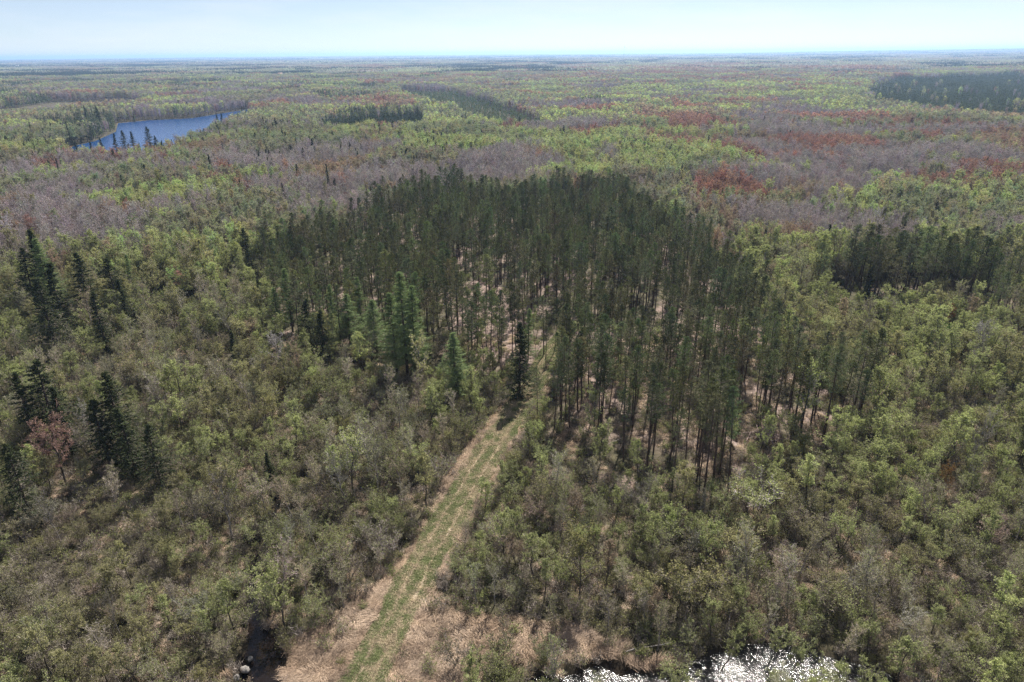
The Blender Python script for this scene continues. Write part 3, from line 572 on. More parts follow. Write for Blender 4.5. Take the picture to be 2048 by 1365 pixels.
for kind, px, py, H, lab, tn, tw, wd, fx in [
    ('maple_tree', 92, 842, 13, 'red-brown budding maple before the dark spruces at left', (.25, .155, .135), (.32, .22, .20), 1.35, 0),
    ('bare_tree', 548, 668, 10, 'silvery white leafless tree above the pale bushes, left of the larches', (.3, .28, .27), (.42, .38, .38), 1.2, 1),
    ('bare_tree', 152, 798, 9, 'white-stemmed leafless birch between the maple and the spruces', (.3, .28, .27), (.45, .42, .40), .8, 0),
    ('bare_tree', 440, 950, 12, 'grey forked leafless tree in the left thicket', (.12, .11, .05), (.17, .15, .14), 1.2, 3),
    ('bare_tree', 380, 985, 9, 'smaller grey tree left of the forked one', (.12, .11, .05), (.15, .13, .12), .9, 3),
    ('bare_tree', 215, 1190, 8, 'dead leaning snag with bare forks in the lower left thicket', (.12, .11, .05), (.26, .23, .21), .6, 2),
    ('bare_tree', 90, 990, 9, 'thin grey leafless tree below the red maple', (.12, .11, .05), (.24, .21, .21), .8, 2),
    ('bare_tree', 1975, 650, 12, 'pale grey leafless tree near the right edge', (.2, .19, .18), (.30, .27, .27), 1.2, 1),
    ('bare_tree', 1960, 860, 12, 'dark leaning bare trunk near the right edge', (.12, .11, .05), (.20, .18, .18), .7, 2),
    ('aspen_tree', 695, 870, 12, 'fresh green tree with several thin trunks left of the lane', C_GRN * 1.1, T_GREY, 1.1, 1),
    ('aspen_tree', 662, 892, 10, 'lime-green slim tree left of the fresh green one', C_LIME * .95, T_GREY, .85, 0),
    ('aspen_tree', 845, 905, 11, 'tall thin-trunked tree on the lane\'s left bank', C_OLV * 1.1, T_BRN, 1.0, 2),
    ('alder_bush', 1385, 1062, 5, 'white blossoming bush in the right-hand thicket', (.50, .47, .45), (.2, .18, .17), .8, 2),
    ('willow_bush', 1985, 1045, 5, 'pale pinkish dry bush near the right edge', (.38, .28, .24), (.40, .31, .27), 1, 1),
    ('maple_tree', 1905, 610, 8, 'orange-brown budding maple on the right side', (.22, .11, .07), (.2, .12, .09), .9, 0),
    ('alder_bush', 1900, 650, 6, 'vivid green bush under the orange-brown maple', (.07, .15, .03), T_BRN, 1.1, 0),
    ('maple_tree', 1900, 930, 7, 'rusty orange fan-shaped maple on the right side', (.22, .13, .06), (.22, .13, .08), .8, 0),
    ('maple_tree', 428, 350, 14, 'round golden-brown tree behind the leafless belt', (.26, .17, .08), (.2, .15, .11), 1.2, 2),
    ('maple_tree', 95, 360, 13, 'yellow-topped round tree at left', (.26, .20, .05), (.14, .12, .1), 1.2, 2),
    ('maple_tree', 768, 325, 13, 'round tan leafless tree behind the pine stand', (.22, .14, .09), (.2, .14, .11), 1.3, 2),
    ('maple_tree', 240, 375, 8, 'small crimson maple in the left belt', (.16, .035, .04), (.12, .04, .045), 1.1, 0),
    ('maple_tree', 1428, 308, 13, 'bright orange-red maple in the middle distance', (.30, .06, .035), (.2, .06, .05), 1.3, 2),
    ('maple_tree', 1686, 330, 12, 'crimson maple right of the bright orange-red one', (.26, .035, .04), (.16, .045, .05), 1.1, 0),
    ('maple_tree', 1655, 328, 12, 'orange maple beside the crimson one', (.24, .09, .05), (.18, .08, .06), 1.0, 1),
    ('maple_tree', 1716, 345, 12, 'dull pink maple right of the crimson one', (.18, .075, .065), (.17, .09, .08), 1.3, 2),
    ('aspen_tree', 772, 350, 12, 'narrow lime-green tree just behind the pines', C_LIME * 1.15, T_GREY, .9, 2),
    ('aspen_tree', 802, 352, 10, 'lime-green tree right of the narrow one behind the pines', C_LIME * 1.15, T_GREY, .9, 0),
    ('aspen_tree', 1243, 398, 13, 'lime-green tree inside the pine stand\'s far right', C_LIME * 1.1, T_GREY, .9, 1),
    ('aspen_tree', 1352, 408, 14, 'lime-yellow tree at the pine stand\'s right shoulder', C_LIME * 1.15, T_GREY, 1.0, 3),
    ('aspen_tree', 1290, 402, 12, 'pale lime tree between the two stand-edge lime trees', C_LIME, T_GREY, .8, 0),
    ('aspen_tree', 1538, 365, 14, 'round pale green tree in the middle distance on the right', C_LIME * 1.05, T_GREY, 1.2, 3),
    ('aspen_tree', 1912, 362, 13, 'bright green tree near the right edge in the middle distance', C_LIME * 1.1, T_GREY, 1.1, 1),
    ('aspen_tree', 832, 682, 12, 'round yellow-green tree right below the huge larch', C_OLV * 1.35, T_GREY, 1.15, 3),
    ('willow_bush', 1000, 1262, 4.5, 'largest brown bush on the straw bank right of the lane', (.15, .15, .08), T_BRN, 1.1, 0), ('willow_bush', 915, 1292, 3.4, 'low brown bush between the lane and the largest bank bush', (.13, .12, .07), T_BRN, 1.1, 1),
    ('willow_bush', 1085, 1292, 3.2, 'low green-brown bush on the straw bank just above the creek', (.16, .18, .08), T_BRN, 1.1, 2), ('alder_bush', 950, 1325, 3, 'small green bush at the bottom of the straw bank', (.16, .19, .08), T_BRN, 1.1, 4),
    ('alder_bush', 1515, 965, 8, 'broad pale green tree in the right-hand thicket', C_GRN * 1.15, T_GREY, 1.3, 1),
    ('alder_bush', 1400, 1130, 8, 'broad yellow-olive tree above the glittering creek', C_YEL * .85, T_BRN, 1.2, 3),
    ('alder_bush', 1165, 1085, 10, 'tall olive tree with one straight stem right of the lane', C_YEL * .75, T_BRN, .9, 5)]:
    hand(kind, px, py, H, lab, tn, tw, wd, fx, 2.2)

# the pine stand
dirl = LA[-3] - LA[0]; dirl = dirl / np.linalg.norm(dirl)
rs = RS(77); A, B = np.meshgrid(np.arange(-400, 400, 4.7), np.arange(0, 500, 3.7))
A = (A + rs.normal(size=A.shape) * 1.3).ravel(); B = (B + rs.normal(size=B.shape) * 1.4).ravel()
x = A * dirl[1] + B * dirl[0]; y = -A * dirl[0] + B * dirl[1]
dl, _ = polydist(x, y, LANE[:-2]); wob = (fbm(x, y, 14, 61) - .5) * 34
inside = inpoly(x + wob * .5, y + wob * .5, stand); px, py = proj(x, y, 0.)
thin = vn(x, y, 11, 62) > np.where(px > 1540, .48, .20)
clearm = inpoly(x, y, CLEAR) & (rs.uniform(0, 1, len(x)) < .55)
ok = inside & thin & (dl > np.where(y < 150, 6.0, 3.5)) & ~clearm & free(x, y, 1.1) & (rs.uniform(0, 1, len(x)) < .9)
ok |= (inpoly(x, y, stand2) & (vn(x, y, 9, 97) > .43) & (rs.uniform(0, 1, len(x)) < .85)) | (inpoly(x, y, stand3) & thin)
x, y = x[ok], y[ok]; n = len(x); Hh = 18 * (1 + (fbm(x, y, 22, 63) - .5) * .4) * rs.uniform(.78, 1.1, n)
tn = NG * rs.uniform(.6, 1.5, (n, 1)) * (1 + rs.normal(size=(n, 3)) * .07)
add_trees('red_pine', x, y, Hh, rs, tn, T_BRN * .9, np.where((inpoly(x, y, stand2)) , 1.4, 1.06) * rs.uniform(.8, 1.15, n), lean=.028)
PINES = (x, y)
# dark plantations farther off (nearer than 700 m)
for poly, kind, sp, H, tn in ((strip1, 'spruce_tree', 4.6, 10.5, np.array([.10, .125, .065])), (strip2, 'red_pine', 5.0, 9.5, np.array([.20, .25, .13]))):
    a, b = field(sp, 250, 1300, 5); wv = (fbm(a, b, 25, 96) - .5) * 55; k_ = inpoly(a + wv, b + wv, poly) & (rs.uniform(0, 1, len(a)) < .72); a, b = a[k_], b[k_]; n = len(a)
    if n: add_trees(kind, a, b, H * rs.uniform(.8, 1.15, n), rs, tn * rs.uniform(.8, 1.25, (n, 1)), T_BRN, 1.15)

# near thicket and mid forest
def not_water(x, y):
    m = ~water_mask(x, y); 
    for d_ in (1.0, 1.8): m &= (~water_mask(x + d_, y) & ~water_mask(x - d_, y)) | (polydist(x, y, brook)[0] < 8) 
    return m
def open_ground(x, y):
    m = in_any(x, y, straw_polys); d_, r_ = polydist(x, y, LANE); return m | (d_ < np.where(y > 108, 6.3, 4.9))
rs = RS(33)
a, b = field(3.5, 48, 235, 21, 34); dd = np.hypot(a, b)
wob = (fbm(a, b, 12, 64) - .5) * 8
cpx, cpy = proj(a, b, 0.)
over = inpoly(a, b, creek) & ((((cpx > 1480) | (cpx < 1130)) & (rs.uniform(0, 1, len(a)) < .85)) | (rs.uniform(0, 1, len(a)) < .22) | (cpy > 1352) & (rs.uniform(0, 1, len(a)) < .6))
k_ = ~inpoly(a + wob, b, stand) & ~inpoly(a, b, stand2) & (not_water(a, b) | over) & ~open_ground(a, b) & free(a, b, 1) & (rs.uniform(0, 1, len(a)) < .93)
gap = (vn(a, b, 9, 65) < .2); k_ &= ~gap
a, b = a[k_], b[k_]; n = len(a); dd = np.hypot(a, b)
px, py = proj(a, b, 4.0)
brown = .39 + .5 * np.exp(-((px - 250) / 260) ** 2 - ((py - 730) / 45) ** 2) + .55 * np.exp(-((px - 620) / 150) ** 2 - ((py - 1080) / 130) ** 2) + .5 * np.exp(-((px - 1000) / 130) ** 2 - ((py - 1200) / 80) ** 2) \
    + .4 * np.exp(-((px - 1650) / 300) ** 2 - ((py - 1180) / 120) ** 2) + .35 * np.exp(-((px - 800) / 140) ** 2 - ((py - 930) / 90) ** 2) + .35 * np.exp(-((px - 850) / 200) ** 2 - ((py - 1300) / 90) ** 2)
q = vn(a, b, 13, 66) * .5 + vn(a, b, 5, 67) * .5
isb = q * 1.0 + rs.uniform(-.2, .2, n) < brown * 1.05 - .02
hN = np.interp(b, [52, 90, 130, 180, 235], [4.3, 5.1, 5.8, 6.4, 8.5]) * (.72 + .55 * vn(a, b, 8, 68)) * rs.uniform(.8, 1.2, n)
tall = rs.uniform(0, 1, n) < .34
grn = vn(a, b, 18, 69) * .6 + vn(a, b, 6, 70) * .4 + rs.normal(size=n) * .1
bt = np.where((grn < .38)[:, None], C_OLV * .95, np.where((grn < .6)[:, None], C_OLV * 1.05 * [.98, 1.1, 1.0], C_GRN))
bt = np.where((rs.uniform(0, 1, n) < .07)[:, None], C_YEL * .8, bt); bt = np.where((rs.uniform(0, 1, n) < .05)[:, None], C_LIME * .9, bt); bt = np.where((rs.uniform(0, 1, n) < .025)[:, None], C_ORG * .9, bt)
bt = bt * rs.uniform(.72, 1.25, (n, 1)) * np.where(px > 1480, 1.15, 1.0)[:, None]; tw = T_BRN * rs.uniform(.8, 1.5, (n, 1)) * (1 + rs.normal(size=(n, 3)) * .04)
m = isb & ~tall; add_trees('willow_bush', a[m], b[m], hN[m] * .82, rs, bt[m] * .9, tw[m], 1.1, lean=.09)
m = ~isb & ~tall; add_trees('alder_bush', a[m], b[m], hN[m], rs, bt[m], tw[m], 1.05, lean=.07)
m = tall & ~isb; add_trees('aspen_tree', a[m], b[m], hN[m] * 1.6, rs, bt[m] * 1.1, tw[m] * 1.2, 1.12, lean=.06)
m = tall & isb; add_trees('bare_tree', a[m], b[m], hN[m] * 1.55, rs, bt[m], tw[m] * 1.5, 1.0, lean=.08)
# scattered understorey among the pines
a, b = field(5, 100, 380, 23); k_ = inpoly(a, b, stand) & (vn(a, b, 15, 71) > .5) & (polydist(a, b, LANE)[0] > 4); a, b = a[k_], b[k_]; n = len(a)
px, py = proj(a, b, 0.); hu = rs.uniform(2, 5, n) * np.where(px > 1500, 1.5, 1)
add_trees('alder_bush', a, b, hu, rs, C_GRN * rs.uniform(.7, 1.1, (n, 1)), T_BRN, 1.0)
m = (rs.uniform(0, 1, n) < .16); add_trees('aspen_tree', a[m] + 2.4, b[m] + 2.0, hu[m] * 2.5, rs, np.array([.28, .30, .13]), T_GREY * .8, .9)
# mid forest
a, b = field(4.15, 195, 640, 25, 30); dd = np.hypot(a, b)
wob = (fbm(a, b, 12, 64) - .5) * 8
k_ = ~inpoly(a + wob, b, stand) & ~in_any(a, b, [lake, BANK, bog]) & free(a, b, 1) & (b > 195 + 45 * vn(a, b, 20, 72)) & (vn(a, b, 10, 73) > .12)
a, b = a[k_], b[k_]; n = len(a); cls = classify(a, b, 5); ti, tw = tints(cls, rs)
hM = np.interp(b, [195, 260, 380, 640], [8, 11.5, 13, 14.5]) * (.8 + .35 * vn(a, b, 30, 74)) * rs.uniform(.85, 1.15, n)
px, py = proj(a, b, 0.); hM = np.where((px > 1580) & (b < 225), hM * .7, hM)
lk = polydist(a, b, lake + lake[:1])[0] < 24
spr = (lk & (rs.uniform(0, 1, n) < .16)) | (rs.uniform(0, 1, n) < np.where((px < 900) & (b > 330), .055 + .16 * (vn(a, b, 50, 75) > .62), .006))
for kk, kind in ((0, 'aspen_tree'), (1, 'aspen_tree'), (2, 'aspen_tree'), (3, 'bare_tree'), (4, 'maple_tree'), (5, 'maple_tree')):
    m = (cls == kk) & ~spr; add_trees(kind, a[m], b[m], hM[m] * 1.04, rs, ti[m], tw[m], .95)
add_trees('spruce_tree', a[spr], b[spr], hM[spr] * rs.uniform(.7, 1.25, spr.sum()), rs, SG * rs.uniform(.8, 1.3, (spr.sum(), 1)), T_BRN, .9)

# ------------------------------------------------------------------ split: the largest in view become objects, the rest one mass
def cat_all(kind):
    L_ = [t_ for t_ in TREES if t_['kind'] == kind]; o = {}
    for k_ in ('x', 'y', 'z', 'H', 'pi', 'rz', 'lx', 'ly', 'wide'): o[k_] = np.concatenate([np.broadcast_to(t_[k_], t_['x'].shape) for t_ in L_])
    for k_ in ('tint', 'twig'): o[k_] = np.concatenate([t_[k_] for t_ in L_])
    o['label'] = sum([[t_['label']] * len(t_['x']) for t_ in L_], [])
    return o
used_labels = set()
CATS = dict(aspen_tree='tree', bare_tree='tree', maple_tree='tree', alder_bush='bush', willow_bush='bush', red_pine='pine tree', spruce_tree='spruce', larch_tree='larch')
GROUPS = dict(aspen_tree='leafing trees of the forest', bare_tree='leafless trees of the forest', maple_tree='red and orange budding trees', alder_bush='leafing bushes of the wet thicket', willow_bush='brown twiggy bushes of the wet thicket',
              red_pine='pines of the stands', spruce_tree='dark spruces', larch_tree='green larches beside the pine stand')
MARKS = [(92, 900, 'the red-brown maple'), (62, 560, 'the far left spruce clump'), (225, 590, 'the dense pointed spruce'), (220, 830, 'the broad dark spruces'), (440, 1010, 'the grey forked tree'), (215, 1240, 'the dead leaning snag'),
         (530, 1310, 'the black pool'), (535, 930, 'the small spruce above the brook'), (548, 690, 'the silvery leafless tree'), (460, 700, 'the slim lone spruce'), (690, 930, 'the fresh green tree'), (845, 960, 'the thin-trunked lane tree'),
         (800, 640, 'the huge larch'), (905, 730, 'the forked larch'), (568, 600, 'the left larch'), (835, 730, 'the round yellow-green tree'), (1050, 790, "the lane's upper end"), (960, 940, "the lane's bend"), (860, 1110, "the lane's middle"),
         (745, 1330, "the lane's lower end"), (1385, 1070, 'the white blossoming bush'), (1985, 1050, 'the pale pinkish bush'), (1905, 620, 'the orange-brown maple'), (1900, 940, 'the rusty fan-shaped maple'), (1515, 990, 'the broad pale green tree'),
         (1400, 1150, 'the broad yellow-olive tree'), (1165, 1130, 'the tall straight-stemmed tree'), (1250, 1340, "the creek's bright end"), (1600, 1310, "the creek's twiggy end"), (1530, 880, 'the brush pile'), (1975, 680, 'the pale grey tree'),
         (1800, 480, 'the right-hand pine row'), (1200, 340, "the pine stand's far tip"), (860, 340, "the stand's upper left"), (510, 450, "the stand's left corner"), (1430, 440, "the stand's right shoulder"), (1560, 540, "the stand's right corner"),
         (1740, 660, "the stand's lower right tip"), (1290, 800, "the stand's front edge"), (960, 640, "the stand's clearing"), (1100, 500, "the stand's middle"), (1300, 600, "the stand's right half"), (760, 480, "the stand's left half"), (300, 265, 'the lake'),
         (430, 360, 'the golden-brown tree'), (95, 370, 'the yellow-topped tree'), (768, 335, 'the round tan tree'), (240, 380, 'the small crimson maple'), (1428, 320, 'the orange-red maple'), (1686, 340, 'the crimson maple'), (1172, 220, 'the lone spruce among aspens'),
         (1888, 240, 'the lone spruce among maples'), (1538, 380, 'the round pale green tree'), (1912, 370, 'the bright green right-edge tree'), (745, 240, 'the dark spruce strip'), (950, 220, 'the slanting pine strip'), (30, 1330, "the photo's bottom left corner"),
         (2020, 1330, "the photo's bottom right corner"), (1480, 640, "the stand's sparse right side"), (1180, 740, 'the litter opening right of the lane'), (330, 560, 'the left thicket'), (1750, 800, 'the right thicket')]
MPX = np.array([m_[:2] for m_ in MARKS], float)
SECT = ['right of', 'up-right of', 'above', 'up-left of', 'left of', 'down-left of', 'below', 'down-right of']
ORD = ['nearest', 'second', 'third', 'fourth', 'fifth', 'sixth', 'seventh', 'eighth', 'ninth', 'tenth', 'eleventh', 'twelfth', 'thirteenth', 'fourteenth', 'fifteenth', 'sixteenth', 'seventeenth', 'eighteenth', 'nineteenth', 'twentieth'] + ['twenty-' + q for q in 'first second third fourth fifth sixth seventh eighth ninth'.split()] + ['thirtieth'] + ['thirty-' + q for q in 'first second third fourth fifth sixth seventh eighth ninth'.split()]
def colour_word(kind, t_):
    if kind == 'red_pine': return 'tall dark green' if t_[1] < .146 else 'tall green'
    if kind == 'spruce_tree': return 'dark pointed'
    if kind == 'bare_tree': return 'leafless grey'
    if kind == 'willow_bush': return 'brown twiggy'
    if t_[0] > t_[1] * 1.35: return 'reddish'
    if t_[0] > t_[1] * 1.03: return 'yellowish'
    if t_[1] > .16: return 'lime-green'
    return 'olive-green' if t_[0] > t_[1] * .86 else 'fresh green'
WORD = dict(aspen_tree='tree', bare_tree='tree', maple_tree='budding tree', alder_bush='bush', willow_bush='bush', red_pine='pine', spruce_tree='spruce', larch_tree='larch')
GN = []
for kind in PROTO:
    o = cat_all(kind); n = len(o['x']); px, py = proj(o['x'], o['y'], o['H'] * .92); pb = proj(o['x'], o['y'], 0.)[1]
    dist = np.sqrt(o['x'] ** 2 + o['y'] ** 2 + 3600)
    score = o['H'] ** .5 / dist * ((px > 4) & (px < 2044) & (py < 1355) & (pb > 40)); spec = np.array([l is not None for l in o['label']]); score = score + spec * 10
    order = np.argsort(-score)[:300]; order = order[score[order] > 0]; chosen = np.zeros(n, bool); chosen[order] = True
    protos = []
    for d_ in PROTO[kind]:
        part = ('trunk', 'crown') if 'tree' in kind or 'pine' in kind else ('stems', 'foliage')
        protos.append((bpy.data.objects.new(part[0], d_['trunk']), bpy.data.objects.new(part[1], d_['crown'])))
    names_of, lots = {}, {}
    for i in order:
        mx, my = px[i], (py[i] + pb[i]) / 2; dm = np.hypot(MPX[:, 0] - mx, MPX[:, 1] - my); j = int(dm.argmin())
        se = int(round(math.atan2(MPX[j, 1] - my, mx - MPX[j, 0]) / (math.pi / 4))) % 8
        lots.setdefault((colour_word(kind, o['tint'][i]), j, se), []).append((dm[j], i))
    for (cw, j, se), v_ in lots.items():
        for k_, (_, i) in enumerate(sorted(v_)):
            names_of[i] = (ORD[min(k_, 38)] + ' ' if len(v_) > 1 else '') + f"{cw} {WORD[kind]} {SECT[se]} {MARKS[j][2]}"
    for i in order:
        r = bpy.data.objects.new(kind, None); COL.objects.link(r); r.empty_display_size = .5
        s = o['H'][i] / PROTO[kind][0]['H']; w_ = s * o['wide'][i]
        r.location = (o['x'][i], o['y'][i], o['z'][i]); r.rotation_euler = (o['lx'][i], o['ly'][i], o['rz'][i]); r.scale = (w_, w_, s)
        lab = o['label'][i]
        if lab is None: lab = names_of[i]
        used_labels.add(lab); tag(r, lab, CATS[kind], GROUPS[kind])
        for pr in protos[o['pi'][i]]:
            c_ = pr.copy(); COL.objects.link(c_); c_.parent = r
            c_['tint'] = [float(v_) for v_ in o['tint'][i]]; c_['twig'] = [float(v_) for v_ in o['twig'][i]]
    rest = ~chosen
    GN.append((kind, {k_: v_[rest] for k_, v_ in o.items() if k_ != 'label'}))

# ------------------------------------------------------------------ masses that nobody could count: instanced by geometry nodes
def mass(name, meshes, x, y, z, rot, scl, idx, tint, twig, label, cat):
    pc = bpy.data.collections.new(name + '_shapes')
    for i, me in enumerate(meshes):
        ob = bpy.data.objects.new(f'{name}_{i:02d}', me); pc.objects.link(ob)
    me = bpy.data.meshes.new(name); n = len(x); me.vertices.add(n); me.vertices.foreach_set('co', np.stack([x, y, z], -1).astype(np.float32).ravel())
    def fa(nm, ty, arr, key):
        a_ = me.attributes.new(nm, ty, 'POINT'); a_.data.foreach_set(key, arr)
    fa('rot', 'FLOAT_VECTOR', rot.astype(np.float32).ravel(), 'vector'); fa('scl', 'FLOAT_VECTOR', scl.astype(np.float32).ravel(), 'vector')
    fa('idx', 'INT', idx.astype(np.int32), 'value'); fa('tint', 'FLOAT_VECTOR', tint.astype(np.float32).ravel(), 'vector'); fa('twig', 'FLOAT_VECTOR', twig.astype(np.float32).ravel(), 'vector')
    ob = bpy.data.objects.new(name, me); COL.objects.link(ob)
    ng = bpy.data.node_groups.new(name + '_scatter', 'GeometryNodeTree')
    ng.interface.new_socket('Geometry', in_out='INPUT', socket_type='NodeSocketGeometry'); ng.interface.new_socket('Geometry', in_out='OUTPUT', socket_type='NodeSocketGeometry')
    gi = ng.nodes.new('NodeGroupInput'); go = ng.nodes.new('NodeGroupOutput'); ip = ng.nodes.new('GeometryNodeInstanceOnPoints'); ci = ng.nodes.new('GeometryNodeCollectionInfo')
    ci.inputs['Collection'].default_value = pc; ci.inputs['Separate Children'].default_value = True; ci.inputs['Reset Children'].default_value = True
    def na(nm, ty):
        q_ = ng.nodes.new('GeometryNodeInputNamedAttribute'); q_.data_type = ty; q_.inputs['Name'].default_value = nm; return q_.outputs['Attribute']
    l_ = ng.links.new; l_(gi.outputs[0], ip.inputs['Points']); l_(ci.outputs[0], ip.inputs['Instance']); ip.inputs['Pick Instance'].default_value = True
    l_(na('idx', 'INT'), ip.inputs['Instance Index']); l_(na('scl', 'FLOAT_VECTOR'), ip.inputs['Scale'])
    er = ng.nodes.new('FunctionNodeEulerToRotation'); l_(na('rot', 'FLOAT_VECTOR'), er.inputs[0]); l_(er.outputs[0], ip.inputs['Rotation'])
    l_(ip.outputs[0], go.inputs[0])
    md = ob.modifiers.new('scatter', 'NODES'); md.node_group = ng
    return tag(ob, label, cat, kind='stuff')
names = dict(aspen_tree='leafing_forest', bare_tree='leafless_forest', maple_tree='budding_forest', alder_bush='leafing_thicket', willow_bush='twiggy_thicket', red_pine='pine_forest', spruce_tree='spruce_forest', larch_tree='larch_forest')
for kind, o in GN:
    n = len(o['x'])
    if not n: continue
    s = o['H'] / PROTO[kind][0]['H']; w_ = s * o['wide']
    mass(names[kind], [d_['whole'] for d_ in PROTO[kind]], o['x'], o['y'], o['z'], np.stack([o['lx'], o['ly'], o['rz']], -1), np.stack([w_, w_, s], -1), o['pi'], o['tint'], o['twig'],
         f"{names[kind].replace('_', ' ')} spreading behind and between the nearer plants", 'forest' if 'forest' in names[kind] else 'thicket')

# far forest 640 m - 2400 m
rs = RS(505)
ft = [far_tree(601 + i, R=(3.0, 3.5, 2.6)[i]).mesh('far_tree', [TWIG, LEAF]) for i in range(3)] + [far_tree(611 + i, n=36, tw=190, ls=.4).mesh('far_bare_tree', [TWIG, LEAF]) for i in range(2)] + [far_conifer(621 + i, R=(2.0, 2.6)[i]).mesh('far_conifer', [TWIG, NEED]) for i in range(2)]
a1, b1 = field(5.4, 640, 1200, 51, 40); a2, b2 = field(7.4, 1200, 2500, 52, 60)
a = np.r_[a1, a2]; b = np.r_[b1, b2]; big = np.r_[np.ones(len(a1)), np.full(len(a2), 1.25)]
k_ = ~in_any(a, b, [lake, BANK, bog, strip1, strip2]); a, b, big = a[k_], b[k_], big[k_]; n = len(a)
cls = classify(a, b, 9, 75.); ti, tw = tints(cls, rs); wv = (fbm(a, b, 70, 95) - .5); pl = (inpoly(a + wv * 110, b + wv * 160, plant_far) | inpoly(a + wv * 110, b + wv * 200, plant_far2)) & (rs.uniform(0, 1, n) < .99)
px, py = proj(a, b, 12.)
conp = vn(a, b, 130, 81) * .6 + vn(a, b, 45, 82) * .4
con = (conp > np.where(px < 750, .61, .74)) & (rs.uniform(0, 1, n) < .85) | (rs.uniform(0, 1, n) < np.where(px < 800, .035, .006)) | pl
idx = np.where(con, 5 + rs.randint(0, 2, n), np.where(cls == 3, 3 + rs.randint(0, 2, n), rs.randint(0, 3, n)))
ti = np.where(con[:, None], np.array([.12, .14, .078]) * rs.uniform(.7, 1.4, (n, 1)), ti * .95); tw = tw * .95
s = np.where(pl, .66 * rs.uniform(.75, 1.15, n), 1.0) * (.8 + .4 * vn(a, b, 60, 83)) * rs.uniform(.85, 1.15, n); w_ = s * big * 1.05
mass('far_forest', ft, a, b, ground_z(a, b), np.stack([0 * a, 0 * a, rs.uniform(0, 6.28, n)], -1), np.stack([w_, w_, s], -1), idx, ti, tw, 'mixed green, grey and reddish forest reaching far beyond the pines', 'forest')
# distant forest 2.4 km - 30 km in stands
cl = [clump(701 + i).mesh('forest_stand', [TWIG, LEAF]) for i in range(3)] + [clump(711 + i, conifer=True).mesh('conifer_stand', [TWIG, NEED]) for i in range(2)]
P_ = []
for sp, y0, y1, sc in ((38, 2480, 5200, 1.0), (80, 5200, 11000, 2.1), (210, 11000, 30000, 5.4)):
    a, b = field(sp, y0, y1, int(sp), 200); P_.append((a, b, np.full(len(a), sc)))
a, b, sc = [np.concatenate(v_) for v_ in zip(*P_)]; n = len(a); cls = classify(a, b, 13, 300.); ti, tw = tints(cls, rs)
con = (vn(a, b * .6, 420, 84) * .5 + vn(a, b, 150, 85) * .5) > .57; opn = (vn(a, b, 260, 86) > .84) & (b < 12000)
k_ = ~opn; idx = np.where(con, 3 + rs.randint(0, 2, n), rs.randint(0, 3, n)); ti = np.where(con[:, None], SG * 1.3, (ti * .6 + tw * .4))
s = sc * rs.uniform(.9, 1.15, n); sz = (1 + (sc - 1) * .12) * rs.uniform(.8, 1.15, n)
mass('distant_forest', cl, a[k_], b[k_], ground_z(a, b)[k_], np.stack([0 * a, 0 * a, rs.uniform(0, 6.28, n)], -1)[k_], np.stack([s, s, sz], -1)[k_], idx[k_], ti[k_], tw[k_], 'endless distant forest fading to blue at the horizon', 'forest')

# undergrowth, straw and lane grass
rs = RS(606)
ub = [brush(801 + i, lv=(60, 15, 110, 0)[i], H=(1.7, 2.1, 1.3, 1.6)[i]).mesh('undergrowth', [TWIG, LEAF]) for i in range(4)]
a, b = field(1.25, 50, 150, 61, 34); a2, b2 = field(2.3, 150, 250, 62, 20); a, b = np.r_[a, a2], np.r_[b, b2]
dl, _ = polydist(a, b, LANE); st = inpoly(a, b, stand)
k_ = ~water_mask(a, b) & (dl > 3.2) & ~(in_any(a, b, straw_polys) & (rs.uniform(0, 1, len(a)) < .86)) & ~(st & (rs.uniform(0, 1, len(a)) < .66)) & (rs.uniform(0, 1, len(a)) < .85)
a, b = a[k_], b[k_]; n = len(a); gq = vn(a, b, 6, 87) + rs.normal(size=n) * .15
ti = np.where((gq > .55)[:, None], C_GRN * .8, C_OLV * .8) * rs.uniform(.7, 1.2, (n, 1)); tw = T_BRN * rs.uniform(.7, 1.8, (n, 1))
s = rs.uniform(.6, 1.35, n); mass('undergrowth', ub, a, b, ground_z(a, b), np.stack([rs.normal(size=n) * .12, rs.normal(size=n) * .12, rs.uniform(0, 6.28, n)], -1), np.stack([s, s, s], -1), rs.randint(0, 4, n), ti, tw, 'tangled low twigs and leaves covering the marsh floor', 'undergrowth')
tf = [tuft(821 + i, bend=(.8, .5, 1.1)[i]).mesh('dry_tuft', [STRAW]) for i in range(3)]
a, b = field(.52, 54, 190, 63, 3); wob = (fbm(a, b, 4, 31) - .5) * 3
dl, rl = polydist(a, b, LANE); k_ = in_any(a + wob, b + wob, straw_polys) & (dl > 2.6) & ~water_mask(a, b)
edge_ = (rs.uniform(0, 1, len(a)) < .16) & (vn(a, b, 5, 88) > .45) & ~water_mask(a, b) & (b < 170) & (dl > 2.7)
k_ |= edge_; a, b = a[k_], b[k_]; n = len(a); ang = vn(a, b, 3.2, 89) * 7 + 2 + rs.normal(size=n) * .6
pale = vn(a, b, 2.5, 90)[:, None]; ti = (np.array([.36, .26, .19]) * (1 - pale) + np.array([.54, .42, .33]) * pale) * rs.uniform(.7, 1.15, (n, 1))
s = rs.uniform(.7, 1.5, n); s2 = s * rs.uniform(.55, 1.1, n); zz = ground_z(a, b) + .12
mass('dry_grass', tf, a, b, zz, np.stack([0 * a, 0 * a, ang], -1), np.stack([s, s, s2], -1), rs.randint(0, 3, n), ti, ti, 'matted straw-coloured dead grass along the lane and creek', 'grass')
gt = [tuft(841 + i, n=26, h=.3, R=.42, w=.02, bend=.3).mesh('lane_tuft', [STRAW]) for i in range(2)]
q_ = rs.uniform(0, 1, 30000); sr = rs.uniform(0, cum[-1] - 3, 30000); ur = rs.uniform(-1.06, 1.06, 30000)
